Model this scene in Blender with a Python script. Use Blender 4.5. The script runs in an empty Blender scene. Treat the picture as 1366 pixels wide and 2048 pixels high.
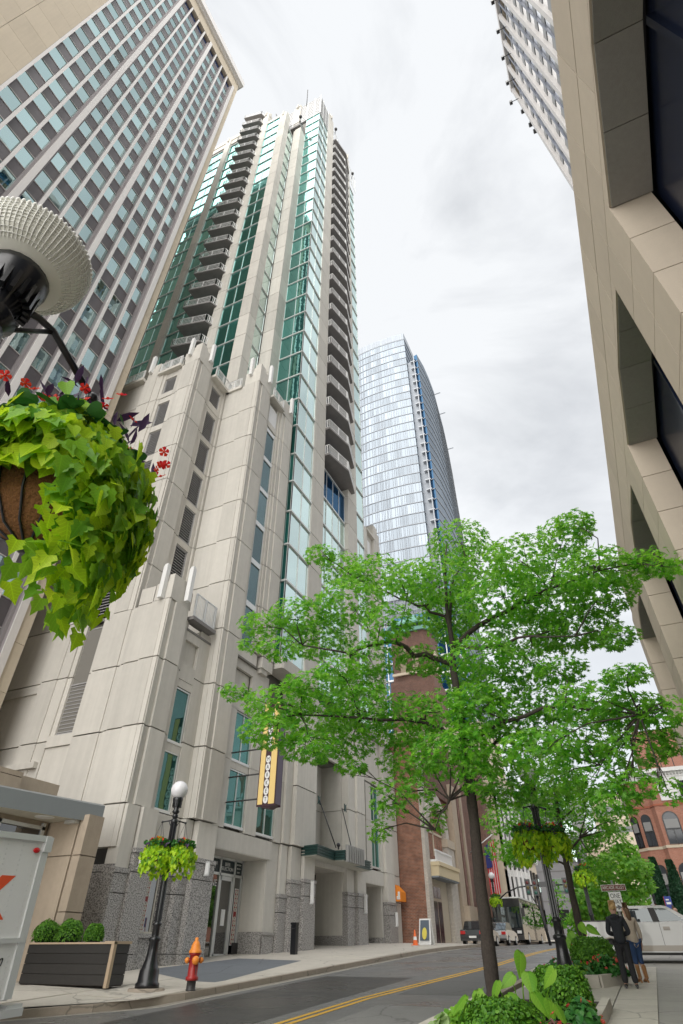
import bpy, bmesh, math, random
import numpy as np
from mathutils import Matrix, Vector
R=math.radians
random.seed(7); RNG=np.random.default_rng(11)
SC=bpy.context.scene; COL=SC.collection; D=bpy.data
# ---------------------------------------------------------------- camera, sky, sun, exposure
cd=D.cameras.new('camera'); cam=D.objects.new('camera',cd); COL.objects.link(cam)
cam.rotation_euler=(R(90+38.4957),0,R(24.72)); cam.location=(0,0,0)
cd.sensor_fit='VERTICAL'; cd.sensor_height=36.0; cd.lens=1104.28/2048*36
cd.clip_start=.05; cd.clip_end=3000
SC.camera=cam
W=D.worlds.new('World'); SC.world=W; W.use_nodes=True
nt=W.node_tree; nt.nodes.clear()
def N(t,typ,**kw):
    n=t.nodes.new(typ)
    for k,v in kw.items(): setattr(n,k,v)
    return n
wo=N(nt,'ShaderNodeOutputWorld'); bg=N(nt,'ShaderNodeBackground'); bg.inputs['Strength'].default_value=.12
sky=N(nt,'ShaderNodeTexSky',sky_type='NISHITA',sun_disc=False); sky.sun_elevation=R(36); sky.sun_rotation=R(168)
tc=N(nt,'ShaderNodeTexCoord'); mp=N(nt,'ShaderNodeMapping'); mp.inputs['Scale'].default_value=(1,1,1.5)
nz=N(nt,'ShaderNodeTexNoise'); nz.inputs['Scale'].default_value=2.3; nz.inputs['Detail'].default_value=7; nz.inputs['Roughness'].default_value=.55; nz.inputs['Distortion'].default_value=.6
cr=N(nt,'ShaderNodeValToRGB')
cr.color_ramp.elements[0].position=.34; cr.color_ramp.elements[0].color=(1.45,1.49,1.53,1)
cr.color_ramp.elements[1].position=.56; cr.color_ramp.elements[1].color=(2.15,2.18,2.2,1)
mx=N(nt,'ShaderNodeMixRGB'); mx.inputs[0].default_value=.95
L=nt.links.new
L(tc.outputs['Generated'],mp.inputs[0]); L(mp.outputs[0],nz.inputs['Vector']); L(nz.outputs['Fac'],cr.inputs[0])
L(sky.outputs[0],mx.inputs[1]); L(cr.outputs[0],mx.inputs[2]); L(mx.outputs[0],bg.inputs['Color']); L(bg.outputs[0],wo.inputs[0])
sd=D.lights.new('sun','SUN'); sd.energy=1.5; sd.angle=R(100); sd.color=(1,.97,.92)
sun=D.objects.new('sun',sd); COL.objects.link(sun)
# light comes from behind the camera (south-east), high up
sun.rotation_euler=(R(90-36),0,R(12))
SC.view_settings.view_transform='Standard'; SC.view_settings.look='None'; SC.view_settings.gamma=1; SC.view_settings.exposure=1.9
try: SC.view_settings.use_curve_mapping=False
except Exception: pass
SC.cycles.max_bounces=6; SC.cycles.diffuse_bounces=4; SC.cycles.glossy_bounces=3
# ---------------------------------------------------------------- materials
MATS={}
def mat(name,col,rough=.7,metal=0,spec=.5,var=.06,noise=None,bump=0,bscale=40,rnd=.05,streak=0,coat=0):
    """principled with world-space noise variation: noise=(scale,amount)"""
    if name in MATS: return MATS[name]
    m=D.materials.new(name); m.use_nodes=True; t=m.node_tree; b=t.nodes['Principled BSDF']
    b.inputs['Roughness'].default_value=rough; b.inputs['Metallic'].default_value=metal
    b.inputs['Specular IOR Level'].default_value=spec; b.inputs['Coat Weight'].default_value=coat
    g=N(t,'ShaderNodeNewGeometry'); l=t.links.new
    hsv=N(t,'ShaderNodeHueSaturation'); hsv.inputs['Color'].default_value=(*col,1)
    val=None
    def add(a,sock,k):
        n=N(t,'ShaderNodeMath',operation='MULTIPLY_ADD'); l(sock,n.inputs[0]); n.inputs[1].default_value=k
        if a is None: n.inputs[2].default_value=1
        else: l(a,n.inputs[2])
        return n.outputs[0]
    def cent(sock):
        n=N(t,'ShaderNodeMath',operation='SUBTRACT'); l(sock,n.inputs[0]); n.inputs[1].default_value=.5; return n.outputs[0]
    if noise:
        for sc,am in noise:
            z=N(t,'ShaderNodeTexNoise'); z.inputs['Scale'].default_value=sc; z.inputs['Detail'].default_value=5; z.inputs['Roughness'].default_value=.6
            l(g.outputs['Position'],z.inputs['Vector']); val=add(val,cent(z.outputs['Fac']),am*2)
    if streak:
        mpn=N(t,'ShaderNodeMapping'); mpn.inputs['Scale'].default_value=(5,5,.22); z=N(t,'ShaderNodeTexNoise'); z.inputs['Scale'].default_value=1; z.inputs['Detail'].default_value=4
        l(g.outputs['Position'],mpn.inputs[0]); l(mpn.outputs[0],z.inputs['Vector']); val=add(val,cent(z.outputs['Fac']),streak*2)
    if rnd:
        oi=N(t,'ShaderNodeObjectInfo'); val=add(val,cent(oi.outputs['Random']),rnd*2)
    if val is not None: l(val,hsv.inputs['Value'])
    l(hsv.outputs[0],b.inputs['Base Color'])
    if bump:
        z=N(t,'ShaderNodeTexNoise'); z.inputs['Scale'].default_value=bscale; z.inputs['Detail'].default_value=4; l(g.outputs['Position'],z.inputs['Vector'])
        bp=N(t,'ShaderNodeBump'); bp.inputs['Strength'].default_value=bump; bp.inputs['Distance'].default_value=.02; l(z.outputs['Fac'],bp.inputs['Height']); l(bp.outputs[0],b.inputs['Normal'])
    MATS[name]=m; return m
def glass(name,tint,deep,f0=.3,rough=.02,wav=.0,rnd=.25,f1=.97):
    """coated facade glass: dark body seen through a tinted mirror coating"""
    m=D.materials.new(name); m.use_nodes=True; t=m.node_tree; t.nodes.clear(); l=t.links.new
    o=N(t,'ShaderNodeOutputMaterial'); df=N(t,'ShaderNodeBsdfDiffuse'); gl=N(t,'ShaderNodeBsdfGlossy'); mxs=N(t,'ShaderNodeMixShader')
    gl.inputs['Roughness'].default_value=rough
    oi=N(t,'ShaderNodeObjectInfo'); ht=N(t,'ShaderNodeHueSaturation'); ht.inputs['Color'].default_value=(*tint,1); mt=N(t,'ShaderNodeMath',operation='MULTIPLY_ADD'); l(oi.outputs['Random'],mt.inputs[0]); mt.inputs[1].default_value=.30; mt.inputs[2].default_value=.80; l(mt.outputs[0],ht.inputs['Value']); l(ht.outputs[0],gl.inputs['Color'])
    hs=N(t,'ShaderNodeHueSaturation'); hs.inputs['Color'].default_value=(*deep,1)
    ma=N(t,'ShaderNodeMath',operation='MULTIPLY_ADD'); l(oi.outputs['Random'],ma.inputs[0]); ma.inputs[1].default_value=rnd*4; ma.inputs[2].default_value=1-rnd*2; l(ma.outputs[0],hs.inputs['Value']); l(hs.outputs[0],df.inputs['Color'])
    lw=N(t,'ShaderNodeLayerWeight'); lw.inputs['Blend'].default_value=.5
    mr=N(t,'ShaderNodeMapRange'); mr.inputs['To Min'].default_value=f0; mr.inputs['To Max'].default_value=f1; l(lw.outputs['Facing'],mr.inputs['Value']); l(mr.outputs[0],mxs.inputs[0])
    g0=N(t,'ShaderNodeNewGeometry'); wn=N(t,'ShaderNodeTexWhiteNoise',noise_dimensions='1D'); l(oi.outputs['Random'],wn.inputs['W']); va=N(t,'ShaderNodeVectorMath',operation='MULTIPLY_ADD'); l(wn.outputs['Color'],va.inputs[0]); va.inputs[1].default_value=(.028,.028,.028); vb=N(t,'ShaderNodeVectorMath',operation='SUBTRACT'); l(g0.outputs['Normal'],vb.inputs[0]); vb.inputs[1].default_value=(.014,.014,.014); l(vb.outputs[0],va.inputs[2]); vn=N(t,'ShaderNodeVectorMath',operation='NORMALIZE'); l(va.outputs[0],vn.inputs[0]); l(vn.outputs[0],gl.inputs['Normal'])
    if wav:
        g=N(t,'ShaderNodeNewGeometry'); z=N(t,'ShaderNodeTexNoise'); z.inputs['Scale'].default_value=.9; z.inputs['Detail'].default_value=2; l(g.outputs['Position'],z.inputs['Vector'])
        bp=N(t,'ShaderNodeBump'); bp.inputs['Strength'].default_value=wav; bp.inputs['Distance'].default_value=.05; l(z.outputs['Fac'],bp.inputs['Height']); l(vn.outputs[0],bp.inputs['Normal']); l(bp.outputs[0],gl.inputs['Normal'])
    l(df.outputs[0],mxs.inputs[1]); l(gl.outputs[0],mxs.inputs[2]); l(mxs.outputs[0],o.inputs[0])
    MATS[name]=m; return m
def speckle(name,c0,c1,scale,rough=.45):
    m=D.materials.new(name); m.use_nodes=True; t=m.node_tree; b=t.nodes['Principled BSDF']; l=t.links.new
    g=N(t,'ShaderNodeNewGeometry'); v=N(t,'ShaderNodeTexNoise'); v.inputs['Scale'].default_value=scale; v.inputs['Detail'].default_value=3; v.inputs['Roughness'].default_value=.7
    r=N(t,'ShaderNodeValToRGB'); r.color_ramp.elements[0].position=.4; r.color_ramp.elements[1].position=.58
    r.color_ramp.elements[0].color=(*c0,1); r.color_ramp.elements[1].color=(*c1,1)
    l(g.outputs['Position'],v.inputs['Vector']); l(v.outputs['Fac'],r.inputs[0]); l(r.outputs[0],b.inputs['Base Color']); b.inputs['Roughness'].default_value=rough
    MATS[name]=m; return m
def brickmat(name,c1,c2,mortar,bw=.24,bh=.085,stain=.25):
    m=D.materials.new(name); m.use_nodes=True; t=m.node_tree; b=t.nodes['Principled BSDF']; l=t.links.new
    g=N(t,'ShaderNodeNewGeometry'); s=N(t,'ShaderNodeSeparateXYZ'); a=N(t,'ShaderNodeMath',operation='ADD'); c=N(t,'ShaderNodeCombineXYZ')
    l(g.outputs['Position'],s.inputs[0]); l(s.outputs[0],a.inputs[0]); l(s.outputs[1],a.inputs[1]); l(a.outputs[0],c.inputs[0]); l(s.outputs[2],c.inputs[1])
    br=N(t,'ShaderNodeTexBrick'); br.inputs['Scale'].default_value=1; br.inputs['Brick Width'].default_value=bw; br.inputs['Row Height'].default_value=bh
    br.inputs['Mortar Size'].default_value=.012; br.inputs['Color1'].default_value=(*c1,1); br.inputs['Color2'].default_value=(*c2,1); br.inputs['Mortar'].default_value=(*mortar,1)
    l(c.outputs[0],br.inputs['Vector'])
    z=N(t,'ShaderNodeTexNoise'); z.inputs['Scale'].default_value=1.4; z.inputs['Detail'].default_value=8; z.inputs['Roughness'].default_value=.7; l(g.outputs['Position'],z.inputs['Vector'])
    hs=N(t,'ShaderNodeHueSaturation'); ma=N(t,'ShaderNodeMath',operation='MULTIPLY_ADD'); l(z.outputs['Fac'],ma.inputs[0]); ma.inputs[1].default_value=stain*6; ma.inputs[2].default_value=1-stain*3; l(ma.outputs[0],hs.inputs['Value'])
    l(br.outputs['Color'],hs.inputs['Color']); l(hs.outputs[0],b.inputs['Base Color']); b.inputs['Roughness'].default_value=.9
    bp=N(t,'ShaderNodeBump'); bp.inputs['Strength'].default_value=.6; bp.inputs['Distance'].default_value=.01; bp.invert=True; l(br.outputs['Fac'],bp.inputs['Height']); l(bp.outputs[0],b.inputs['Normal'])
    MATS[name]=m; return m
def leafmat(name,col,col2,trans=.45,rough=.45,island=True):
    m=D.materials.new(name); m.use_nodes=True; t=m.node_tree; t.nodes.clear(); l=t.links.new
    o=N(t,'ShaderNodeOutputMaterial'); df=N(t,'ShaderNodeBsdfPrincipled'); tr=N(t,'ShaderNodeBsdfTranslucent'); ms=N(t,'ShaderNodeMixShader'); ms.inputs[0].default_value=trans
    g=N(t,'ShaderNodeNewGeometry'); oi=N(t,'ShaderNodeObjectInfo'); ad=N(t,'ShaderNodeMath',operation='ADD'); fr=N(t,'ShaderNodeMath',operation='FRACT')
    l(g.outputs['Random Per Island'],ad.inputs[0]); l(oi.outputs['Random'],ad.inputs[1]); l(ad.outputs[0],fr.inputs[0])
    mc=N(t,'ShaderNodeMixRGB'); mc.inputs[1].default_value=(*col,1); mc.inputs[2].default_value=(*col2,1); l(fr.outputs[0],mc.inputs[0])
    l(mc.outputs[0],df.inputs['Base Color']); df.inputs['Roughness'].default_value=rough; df.inputs['Specular IOR Level'].default_value=.35
    uv=N(t,'ShaderNodeUVMap'); sx=N(t,'ShaderNodeSeparateXYZ'); l(uv.outputs[0],sx.inputs[0])
    def M2(op,a,b=None):
        n=N(t,'ShaderNodeMath',operation=op)
        for i,s in enumerate((a,b)):
            if s is None: continue
            if isinstance(s,(int,float)): n.inputs[i].default_value=s
            else: l(s,n.inputs[i])
        return n.outputs[0]
    ax=M2('ABSOLUTE',sx.outputs[0]); vv=M2('FRACT',M2('MULTIPLY',M2('SUBTRACT',sx.outputs[1],M2('MULTIPLY',ax,.8)),6.5))
    vein=M2('MAXIMUM',M2('GREATER_THAN',vv,.86),M2('LESS_THAN',ax,.022)); vein=M2('MULTIPLY',vein,M2('GREATER_THAN',M2('ADD',ax,sx.outputs[1]),.001))
    edge=M2('MULTIPLY',ax,-.55); k=M2('ADD',M2('ADD',1.0,M2('MULTIPLY',vein,.38)),edge)
    vh=N(t,'ShaderNodeHueSaturation'); l(k,vh.inputs['Value']); l(mc.outputs[0],vh.inputs['Color']); mc=vh
    hs=N(t,'ShaderNodeHueSaturation'); hs.inputs['Hue'].default_value=.485; hs.inputs['Value'].default_value=1.25; l(mc.outputs[0],hs.inputs['Color']); l(hs.outputs[0],tr.inputs[0])
    l(df.outputs[0],ms.inputs[1]); l(tr.outputs[0],ms.inputs[2]); l(ms.outputs[0],o.inputs[0]); MATS[name]=m; return m
def slabmat(name,a,b,rough,wet=0):
    m=mat(name,a,rough,noise=((.3,.16),(2.2,.12),(9,.1),(90,.22)),bump=.35,bscale=120,rnd=.04)
    t=m.node_tree; bs=t.nodes['Principled BSDF']; src=bs.inputs['Base Color'].links[0].from_socket; g=N(t,'ShaderNodeNewGeometry'); zz=N(t,'ShaderNodeTexNoise'); zz.inputs['Scale'].default_value=1.3; zz.inputs['Detail'].default_value=4
    mxv=N(t,'ShaderNodeMixRGB'); mxv.inputs[0].default_value=.35; t.links.new(g.outputs['Position'],zz.inputs['Vector']); t.links.new(g.outputs['Position'],mxv.inputs[1]); t.links.new(zz.outputs['Color'],mxv.inputs[2])
    vo=N(t,'ShaderNodeTexVoronoi',feature='DISTANCE_TO_EDGE'); vo.inputs['Scale'].default_value=.55; t.links.new(mxv.outputs[0],vo.inputs['Vector']); ck=N(t,'ShaderNodeMapRange'); ck.inputs['From Max'].default_value=.010; ck.inputs['To Min'].default_value=.55; t.links.new(vo.outputs['Distance'],ck.inputs['Value'])
    mm=N(t,'ShaderNodeMixRGB',blend_type='MULTIPLY'); mm.inputs[0].default_value=1; t.links.new(src,mm.inputs[1]); t.links.new(ck.outputs[0],mm.inputs[2]); t.links.new(mm.outputs[0],bs.inputs['Base Color'])
    if wet:
        t=m.node_tree; bs=t.nodes['Principled BSDF']; g=N(t,'ShaderNodeNewGeometry'); z=N(t,'ShaderNodeTexNoise'); z.inputs['Scale'].default_value=.45; z.inputs['Detail'].default_value=4
        r=N(t,'ShaderNodeMapRange'); r.inputs['From Min'].default_value=.4; r.inputs['From Max'].default_value=.62; r.inputs['To Min'].default_value=rough; r.inputs['To Max'].default_value=.22
        t.links.new(g.outputs['Position'],z.inputs['Vector']); t.links.new(z.outputs['Fac'],r.inputs['Value']); t.links.new(r.outputs[0],bs.inputs['Roughness'])
    return m
CONC=mat('precast concrete',(.585,.56,.51),.85,noise=((.35,.10),(3,.08),(60,.08)),bump=.15,bscale=70,streak=.11,rnd=.085)
CORE=mat('dark joint backing',(.2,.19,.17),.9,rnd=0)  # dark core colour seen through the gaps between panels
CONC2=mat('shaded balcony concrete',(.23,.22,.215),.9,noise=((1.2,.2),(12,.15)),bump=.15,rnd=.04)  # slab colour darkened to carry the shade of the balcony undersides
GRAN=speckle('speckled granite',(.10,.095,.09),(.5,.48,.46),26)
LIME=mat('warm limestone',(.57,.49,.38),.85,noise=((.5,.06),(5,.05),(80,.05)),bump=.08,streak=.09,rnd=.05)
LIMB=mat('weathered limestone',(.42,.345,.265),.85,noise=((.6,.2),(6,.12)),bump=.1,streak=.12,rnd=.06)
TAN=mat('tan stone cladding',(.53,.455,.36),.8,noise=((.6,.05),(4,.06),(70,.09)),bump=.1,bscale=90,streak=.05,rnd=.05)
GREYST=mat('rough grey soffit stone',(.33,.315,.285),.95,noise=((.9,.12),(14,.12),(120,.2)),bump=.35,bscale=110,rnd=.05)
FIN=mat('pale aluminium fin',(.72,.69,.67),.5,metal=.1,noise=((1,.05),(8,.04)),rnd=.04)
SPAN=mat('grey spandrel',(.135,.122,.13),.45,noise=((.6,.1),(5,.06)),rnd=.12)
NAVY=mat('navy louvre recess',(.012,.035,.13),.6,noise=((2,.2),),rnd=.05)
NAVYG=mat('dark navy glazing',(.012,.018,.04),.25,rnd=.05)
WHITE=mat('white painted metal',(.78,.78,.77),.5,rnd=.03,noise=((4,.04),))
ALU=mat('silver mullion',(.66,.67,.66),.4,metal=.4,rnd=.02)
BLK=mat('black enamel',(.012,.013,.016),.28,spec=.6,rnd=.02)
DARK=mat('dark bronze metal',(.035,.033,.033),.5,rnd=.05)
LOUV=mat('grey louvre blade',(.42,.415,.42),.55,metal=.2,rnd=.02)
FINB=mat('shaded fin side',(.30,.275,.28),.55,noise=((1,.06),(8,.05)),rnd=.05)  # darker mauve grey puts the shade of the fin sides into the colour
VOID=mat('unlit interior',(.012,.012,.014),.8,rnd=0)
ASPH=slabmat('wet asphalt',(.165,.164,.163),(.05,.05,.05),.55,wet=1)
PATCH=slabmat('bluish paved patch',(.15,.165,.185),(0,0,0),.7)
WALK=slabmat('concrete pavement',(.53,.495,.435),(0,0,0),.85)
WALK2=slabmat('rough aggregate pavement',(.36,.345,.32),(0,0,0),.9)
KERB=slabmat('kerb stone',(.34,.29,.235),(0,0,0),.85)
YEL=mat('worn yellow paint',(.62,.36,.04),.7,noise=((6,.25),(60,.3)),rnd=0)
G_AQUA=glass('aqua tower glass',(.80,.95,.92),(.008,.10,.085),.55,wav=.06)
G_AQUA2=glass('teal east glass',(.40,.78,.73),(.002,.075,.068),.20,wav=.10)
G_SLATE=glass('slate podium glass',(.36,.46,.48),(.02,.055,.06),.08,wav=.12,f1=.6)
G_TEAL=glass('teal shop window glass',(.34,.60,.56),(.006,.075,.065),.08,wav=.10,f1=.55)
G_OFF=glass('office tower glass',(.62,.80,.79),(.006,.05,.045),.40,wav=.05)
G_BLUE=glass('pale blue curtain glass',(.50,.56,.62),(.10,.12,.145),.30,wav=.02,rnd=.12,f1=.6)
G_DEEP=glass('deep blue glass',(.10,.20,.33),(.006,.03,.08),.3,f1=.7)
G_SHOP=glass('shop glass',(.5,.5,.5),(.012,.014,.016),.12)
G_RT=glass('white sky glass',(.97,.98,.99),(.12,.13,.14),.42)
BRICK=brickmat('old red brick',(.33,.125,.07),(.22,.085,.055),(.34,.27,.21),stain=.3)
BRICK2=brickmat('brown church brick',(.17,.075,.05),(.11,.05,.04),(.2,.15,.12),stain=.2)
BRICK3=brickmat('salmon brick',(.46,.20,.14),(.40,.165,.11),(.42,.26,.2),stain=.08)
WBRICK=brickmat('whitewashed brick',(.62,.58,.52),(.56,.52,.46),(.4,.36,.32),stain=.1)
COPPER=mat('green copper',(.16,.36,.29),.6,noise=((3,.2),(20,.1)),rnd=.05)
BARK=mat('dark bark',(.048,.038,.031),.95,noise=((3,.35),(25,.5)),bump=1,bscale=45,streak=.25,rnd=.03)
def lf(n,a,b,t=.45): return leafmat(n,a,b,t)
LF_OAK=lf('oak leaf',(.06,.30,.02),(.26,.60,.05),.58)
LF_OAK2=lf('pale oak leaf',(.14,.40,.06),(.30,.56,.12),.58)
LF_LIME=lf('lime vine leaf',(.30,.56,.012),(.58,.78,.04),.5)
LF_MID=lf('green vine leaf',(.10,.30,.02),(.24,.48,.03),.45)
LF_PUR=lf('purple leaf',(.05,.02,.06),(.10,.06,.14),.25)
LF_BOX=lf('boxwood leaf',(.04,.15,.014),(.15,.35,.03),.35)
LF_BEG=lf('begonia leaf',(.02,.12,.02),(.06,.2,.035),.2)
LF_PINK=lf('coleus leaf',(.28,.11,.10),(.10,.05,.04),.3)
LF_ELE=lf('elephant ear leaf',(.14,.36,.03),(.25,.48,.05),.5)
LF_PALE=lf('pale leaf',(.22,.36,.12),(.33,.45,.20),.35)
LF_CON=lf('conifer needles',(.015,.06,.03),(.04,.11,.05),.2)
RED=lf('red petal',(.75,.03,.015),(.8,.10,.02),.3)
# ---------------------------------------------------------------- mesh helpers
WL={}
def put(o,parent=None,loc=(0,0,0)):
    """link o; loc is in world coordinates (parents here are not rotated)"""
    COL.objects.link(o); loc=Vector(loc)
    if parent is not None:
        o.parent=parent; o.location=loc-WL[parent.name]
    else: o.location=loc
    WL[o.name]=loc; return o
def tag(o,label=None,cat=None,group=None,kind=None):
    if label: o['label']=label
    if cat: o['category']=cat
    if group: o['group']=group
    if kind: o['kind']=kind
    return o
def thing(name,label,cat,loc=(0,0,0),group=None):
    o=D.objects.new(name,None); o.empty_display_size=.2
    put(o,None,loc); return tag(o,label,cat,group)
class MB:
    def __init__(s): s.v=[]; s.f=[]; s.m=[]; s.sm=[]
    def add(s,vs,fs,mi=0,smooth=False):
        b=len(s.v); s.v+= [tuple(map(float,p)) for p in vs]
        for f in fs: s.f.append([b+i for i in f]); s.m.append(mi); s.sm.append(smooth)
        return s
    def box(s,x0,x1,y0,y1,z0,z1,mi=0):
        return s.add([(x0,y0,z0),(x1,y0,z0),(x1,y1,z0),(x0,y1,z0),(x0,y0,z1),(x1,y0,z1),(x1,y1,z1),(x0,y1,z1)],
          [(0,3,2,1),(4,5,6,7),(0,1,5,4),(1,2,6,5),(2,3,7,6),(3,0,4,7)],mi)
    def obox(s,c,ax,ay,az,hx,hy,hz,mi=0):
        c,ax,ay,az=map(Vector,(c,ax,ay,az)); P=[]
        for k in (-1,1):
            for (i,j) in ((-1,-1),(1,-1),(1,1),(-1,1)): P.append(c+ax*hx*i+ay*hy*j+az*hz*k)
        return s.add(P,[(0,3,2,1),(4,5,6,7),(0,1,5,4),(1,2,6,5),(2,3,7,6),(3,0,4,7)],mi)
    def bar(s,p,q,w,h=None,mi=0):
        p,q=Vector(p),Vector(q); a=(q-p); l=a.length; a.normalize(); h=h or w
        u=Vector((0,0,1)) if abs(a.z)<.95 else Vector((1,0,0)); r=a.cross(u).normalized(); u=r.cross(a)
        return s.obox((p+q)/2,a,r,u,l/2,w/2,h/2,mi)
    def prism(s,poly,z0,z1,mi=0):
        n=len(poly); v=[(x,y,z0) for x,y in poly]+[(x,y,z1) for x,y in poly]
        f=[tuple(range(n-1,-1,-1)),tuple(range(n,2*n))]+[(i,(i+1)%n,n+(i+1)%n,n+i) for i in range(n)]
        return s.add(v,f,mi)
    def extr(s,pts,d,mi=0):
        """polygon of 3d points extruded along d"""
        d=Vector(d); n=len(pts); v=[Vector(p) for p in pts]; v=v+[p+d for p in v]
        return s.add(v,[tuple(range(n-1,-1,-1)),tuple(range(n,2*n))]+[(i,(i+1)%n,n+(i+1)%n,n+i) for i in range(n)],mi)
    def tube(s,pts,rad,n=8,mi=0,cap=True,smooth=True):
        pts=[Vector(p) for p in pts]
        if not hasattr(rad,'__len__'): rad=[rad]*len(pts)
        b=len(s.v); prev=None; rings=[]
        for i,p in enumerate(pts):
            t=(pts[min(i+1,len(pts)-1)]-pts[max(i-1,0)]).normalized()
            if prev is None:
                a=Vector((1,0,0)) if abs(t.x)<.9 else Vector((0,1,0)); u=t.cross(a).normalized()
            else: u=(prev-t*prev.dot(t)).normalized()
            prev=u; w=t.cross(u)
            rings.append([p+(u*math.cos(2*math.pi*k/n)+w*math.sin(2*math.pi*k/n))*rad[i] for k in range(n)])
        vs=[q for r in rings for q in r]; fs=[]
        for i in range(len(pts)-1):
            for k in range(n): fs.append((i*n+k,i*n+(k+1)%n,(i+1)*n+(k+1)%n,(i+1)*n+k))
        if cap: fs.append(tuple(range(n-1,-1,-1))); fs.append(tuple((len(pts)-1)*n+k for k in range(n)))
        return s.add(vs,fs,mi,smooth)
    def lathe(s,prof,n=16,c=(0,0,0),mi=0,smooth=True):
        vs=[];fs=[]
        for r,z in prof:
            for k in range(n): vs.append((c[0]+r*math.cos(2*math.pi*k/n),c[1]+r*math.sin(2*math.pi*k/n),c[2]+z))
        for i in range(len(prof)-1):
            for k in range(n): fs.append((i*n+k,i*n+(k+1)%n,(i+1)*n+(k+1)%n,(i+1)*n+k))
        return s.add(vs,fs,mi,smooth)
    def ell(s,c,r,n=12,m=8,mi=0):
        prof=[];vs=[];fs=[]
        for i in range(m+1):
            a=-math.pi/2+math.pi*i/m
            for k in range(n): vs.append((c[0]+r[0]*math.cos(a)*math.cos(2*math.pi*k/n),c[1]+r[1]*math.cos(a)*math.sin(2*math.pi*k/n),c[2]+r[2]*math.sin(a)))
        for i in range(m):
            for k in range(n): fs.append((i*n+k,i*n+(k+1)%n,(i+1)*n+(k+1)%n,(i+1)*n+k))
        return s.add(vs,fs,mi,True)
    def mesh(s,name,mats,off=None):
        me=D.meshes.new(name)
        v=np.array(s.v,float).reshape(-1,3)
        if off is not None: v=v-np.array(off)
        me.from_pydata(v.tolist(),[],s.f)
        for m in mats: me.materials.append(m)
        if len(mats)>1: me.polygons.foreach_set('material_index',s.m)
        me.polygons.foreach_set('use_smooth',s.sm); me.update(); return me
    def obj(s,name,mats,parent=None,loc=None):
        """vertices are world coordinates; origin goes to loc (or the parent's)"""
        if not isinstance(mats,(list,tuple)): mats=[mats]
        if loc is None: loc=WL[parent.name] if parent is not None else (0,0,0)
        o=D.objects.new(name,s.mesh(name,mats,loc)); return put(o,parent,loc)
BXC={}
def bx(name,x0,x1,y0,y1,z0,z1,m,parent):
    k=(round(x1-x0,3),round(y1-y0,3),round(z1-z0,3),m.name)
    if k not in BXC: BXC[k]=MB().box(0,k[0],0,k[1],0,k[2]).mesh(name,[m])
    return put(D.objects.new(name,BXC[k]),parent,(x0,y0,z0))
def dup(root,loc,label=None):
    """copy a thing with its parts and sub-parts"""
    r=root.copy(); COL.objects.link(r); r.location=loc; WL[r.name]=Vector(loc)
    if label: r['label']=label
    for ch in list(root.children):
        c=ch.copy(); COL.objects.link(c); c.parent=r
        for g in ch.children:
            d=g.copy(); COL.objects.link(d); d.parent=c
    return r
def text(s,size,m,parent,org,right,up,name='lettering',ext=.004,align='CENTER',sx=1,shear=0):
    cu=D.curves.new(name,'FONT'); cu.body=s; cu.size=size; cu.extrude=ext; cu.align_x=align; cu.align_y='CENTER'; cu.shear=shear; cu.space_line=.9
    t=D.objects.new(name,cu); COL.objects.link(t); dg=bpy.context.evaluated_depsgraph_get()
    me=D.meshes.new_from_object(t.evaluated_get(dg)); D.objects.remove(t); D.curves.remove(cu)
    right=Vector(right).normalized(); up=Vector(up).normalized(); nn=right.cross(up)
    M=Matrix(((right.x*sx,up.x,nn.x,0),(right.y*sx,up.y,nn.y,0),(right.z*sx,up.z,nn.z,0),(0,0,0,1)))
    me.transform(M); me.materials.clear(); me.materials.append(m)
    return put(D.objects.new(name,me),parent,org)
def gz(y):
    """height of the street along its length (origin at the camera, street climbs away)"""
    if y<=30: return -1.6+.045*y
    if y<=45: t=y-30; return -.25+.045*t-.031*t*t/30
    return .1925+.014*(y-45)
def walkz(x,y): return gz(y)+.13+max(0,-11-x)*.02
# leaf shapes (unit length along +y, normal +z)
def leafshape(kind):
    if kind=='oak': o=[(0,0),(.03,.14),(.20,.14),(.07,.28),(.42,.42),(.09,.50),(.36,.76),(.07,.72),(0,1)]
    elif kind=='heart': o=[(0,0),(.22,-.10),(.42,.06),(.44,.32),(.28,.62),(0,1)]
    elif kind=='lobed': o=[(0,0),(.28,-.12),(.46,.12),(.30,.30),(.40,.46),(.18,.66),(0,1)]
    elif kind=='small': o=[(0,0),(.32,.35),(.26,.75),(0,1)]
    else: o=[(0,0),(.14,.3),(.13,.65),(0,1)]
    h=[(x,y,.28*x-.22*y*y-.25*x*x) for x,y in o]; g=[(-x,y,.28*x-.22*y*y-.25*x*x) for x,y in o]
    n=len(o); v=h+g[1:-1]; f=[tuple(range(n)), (0,)+tuple([n-1])+tuple(n+i for i in range(n-3,-1,-1))]
    return np.array(v),f
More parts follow.
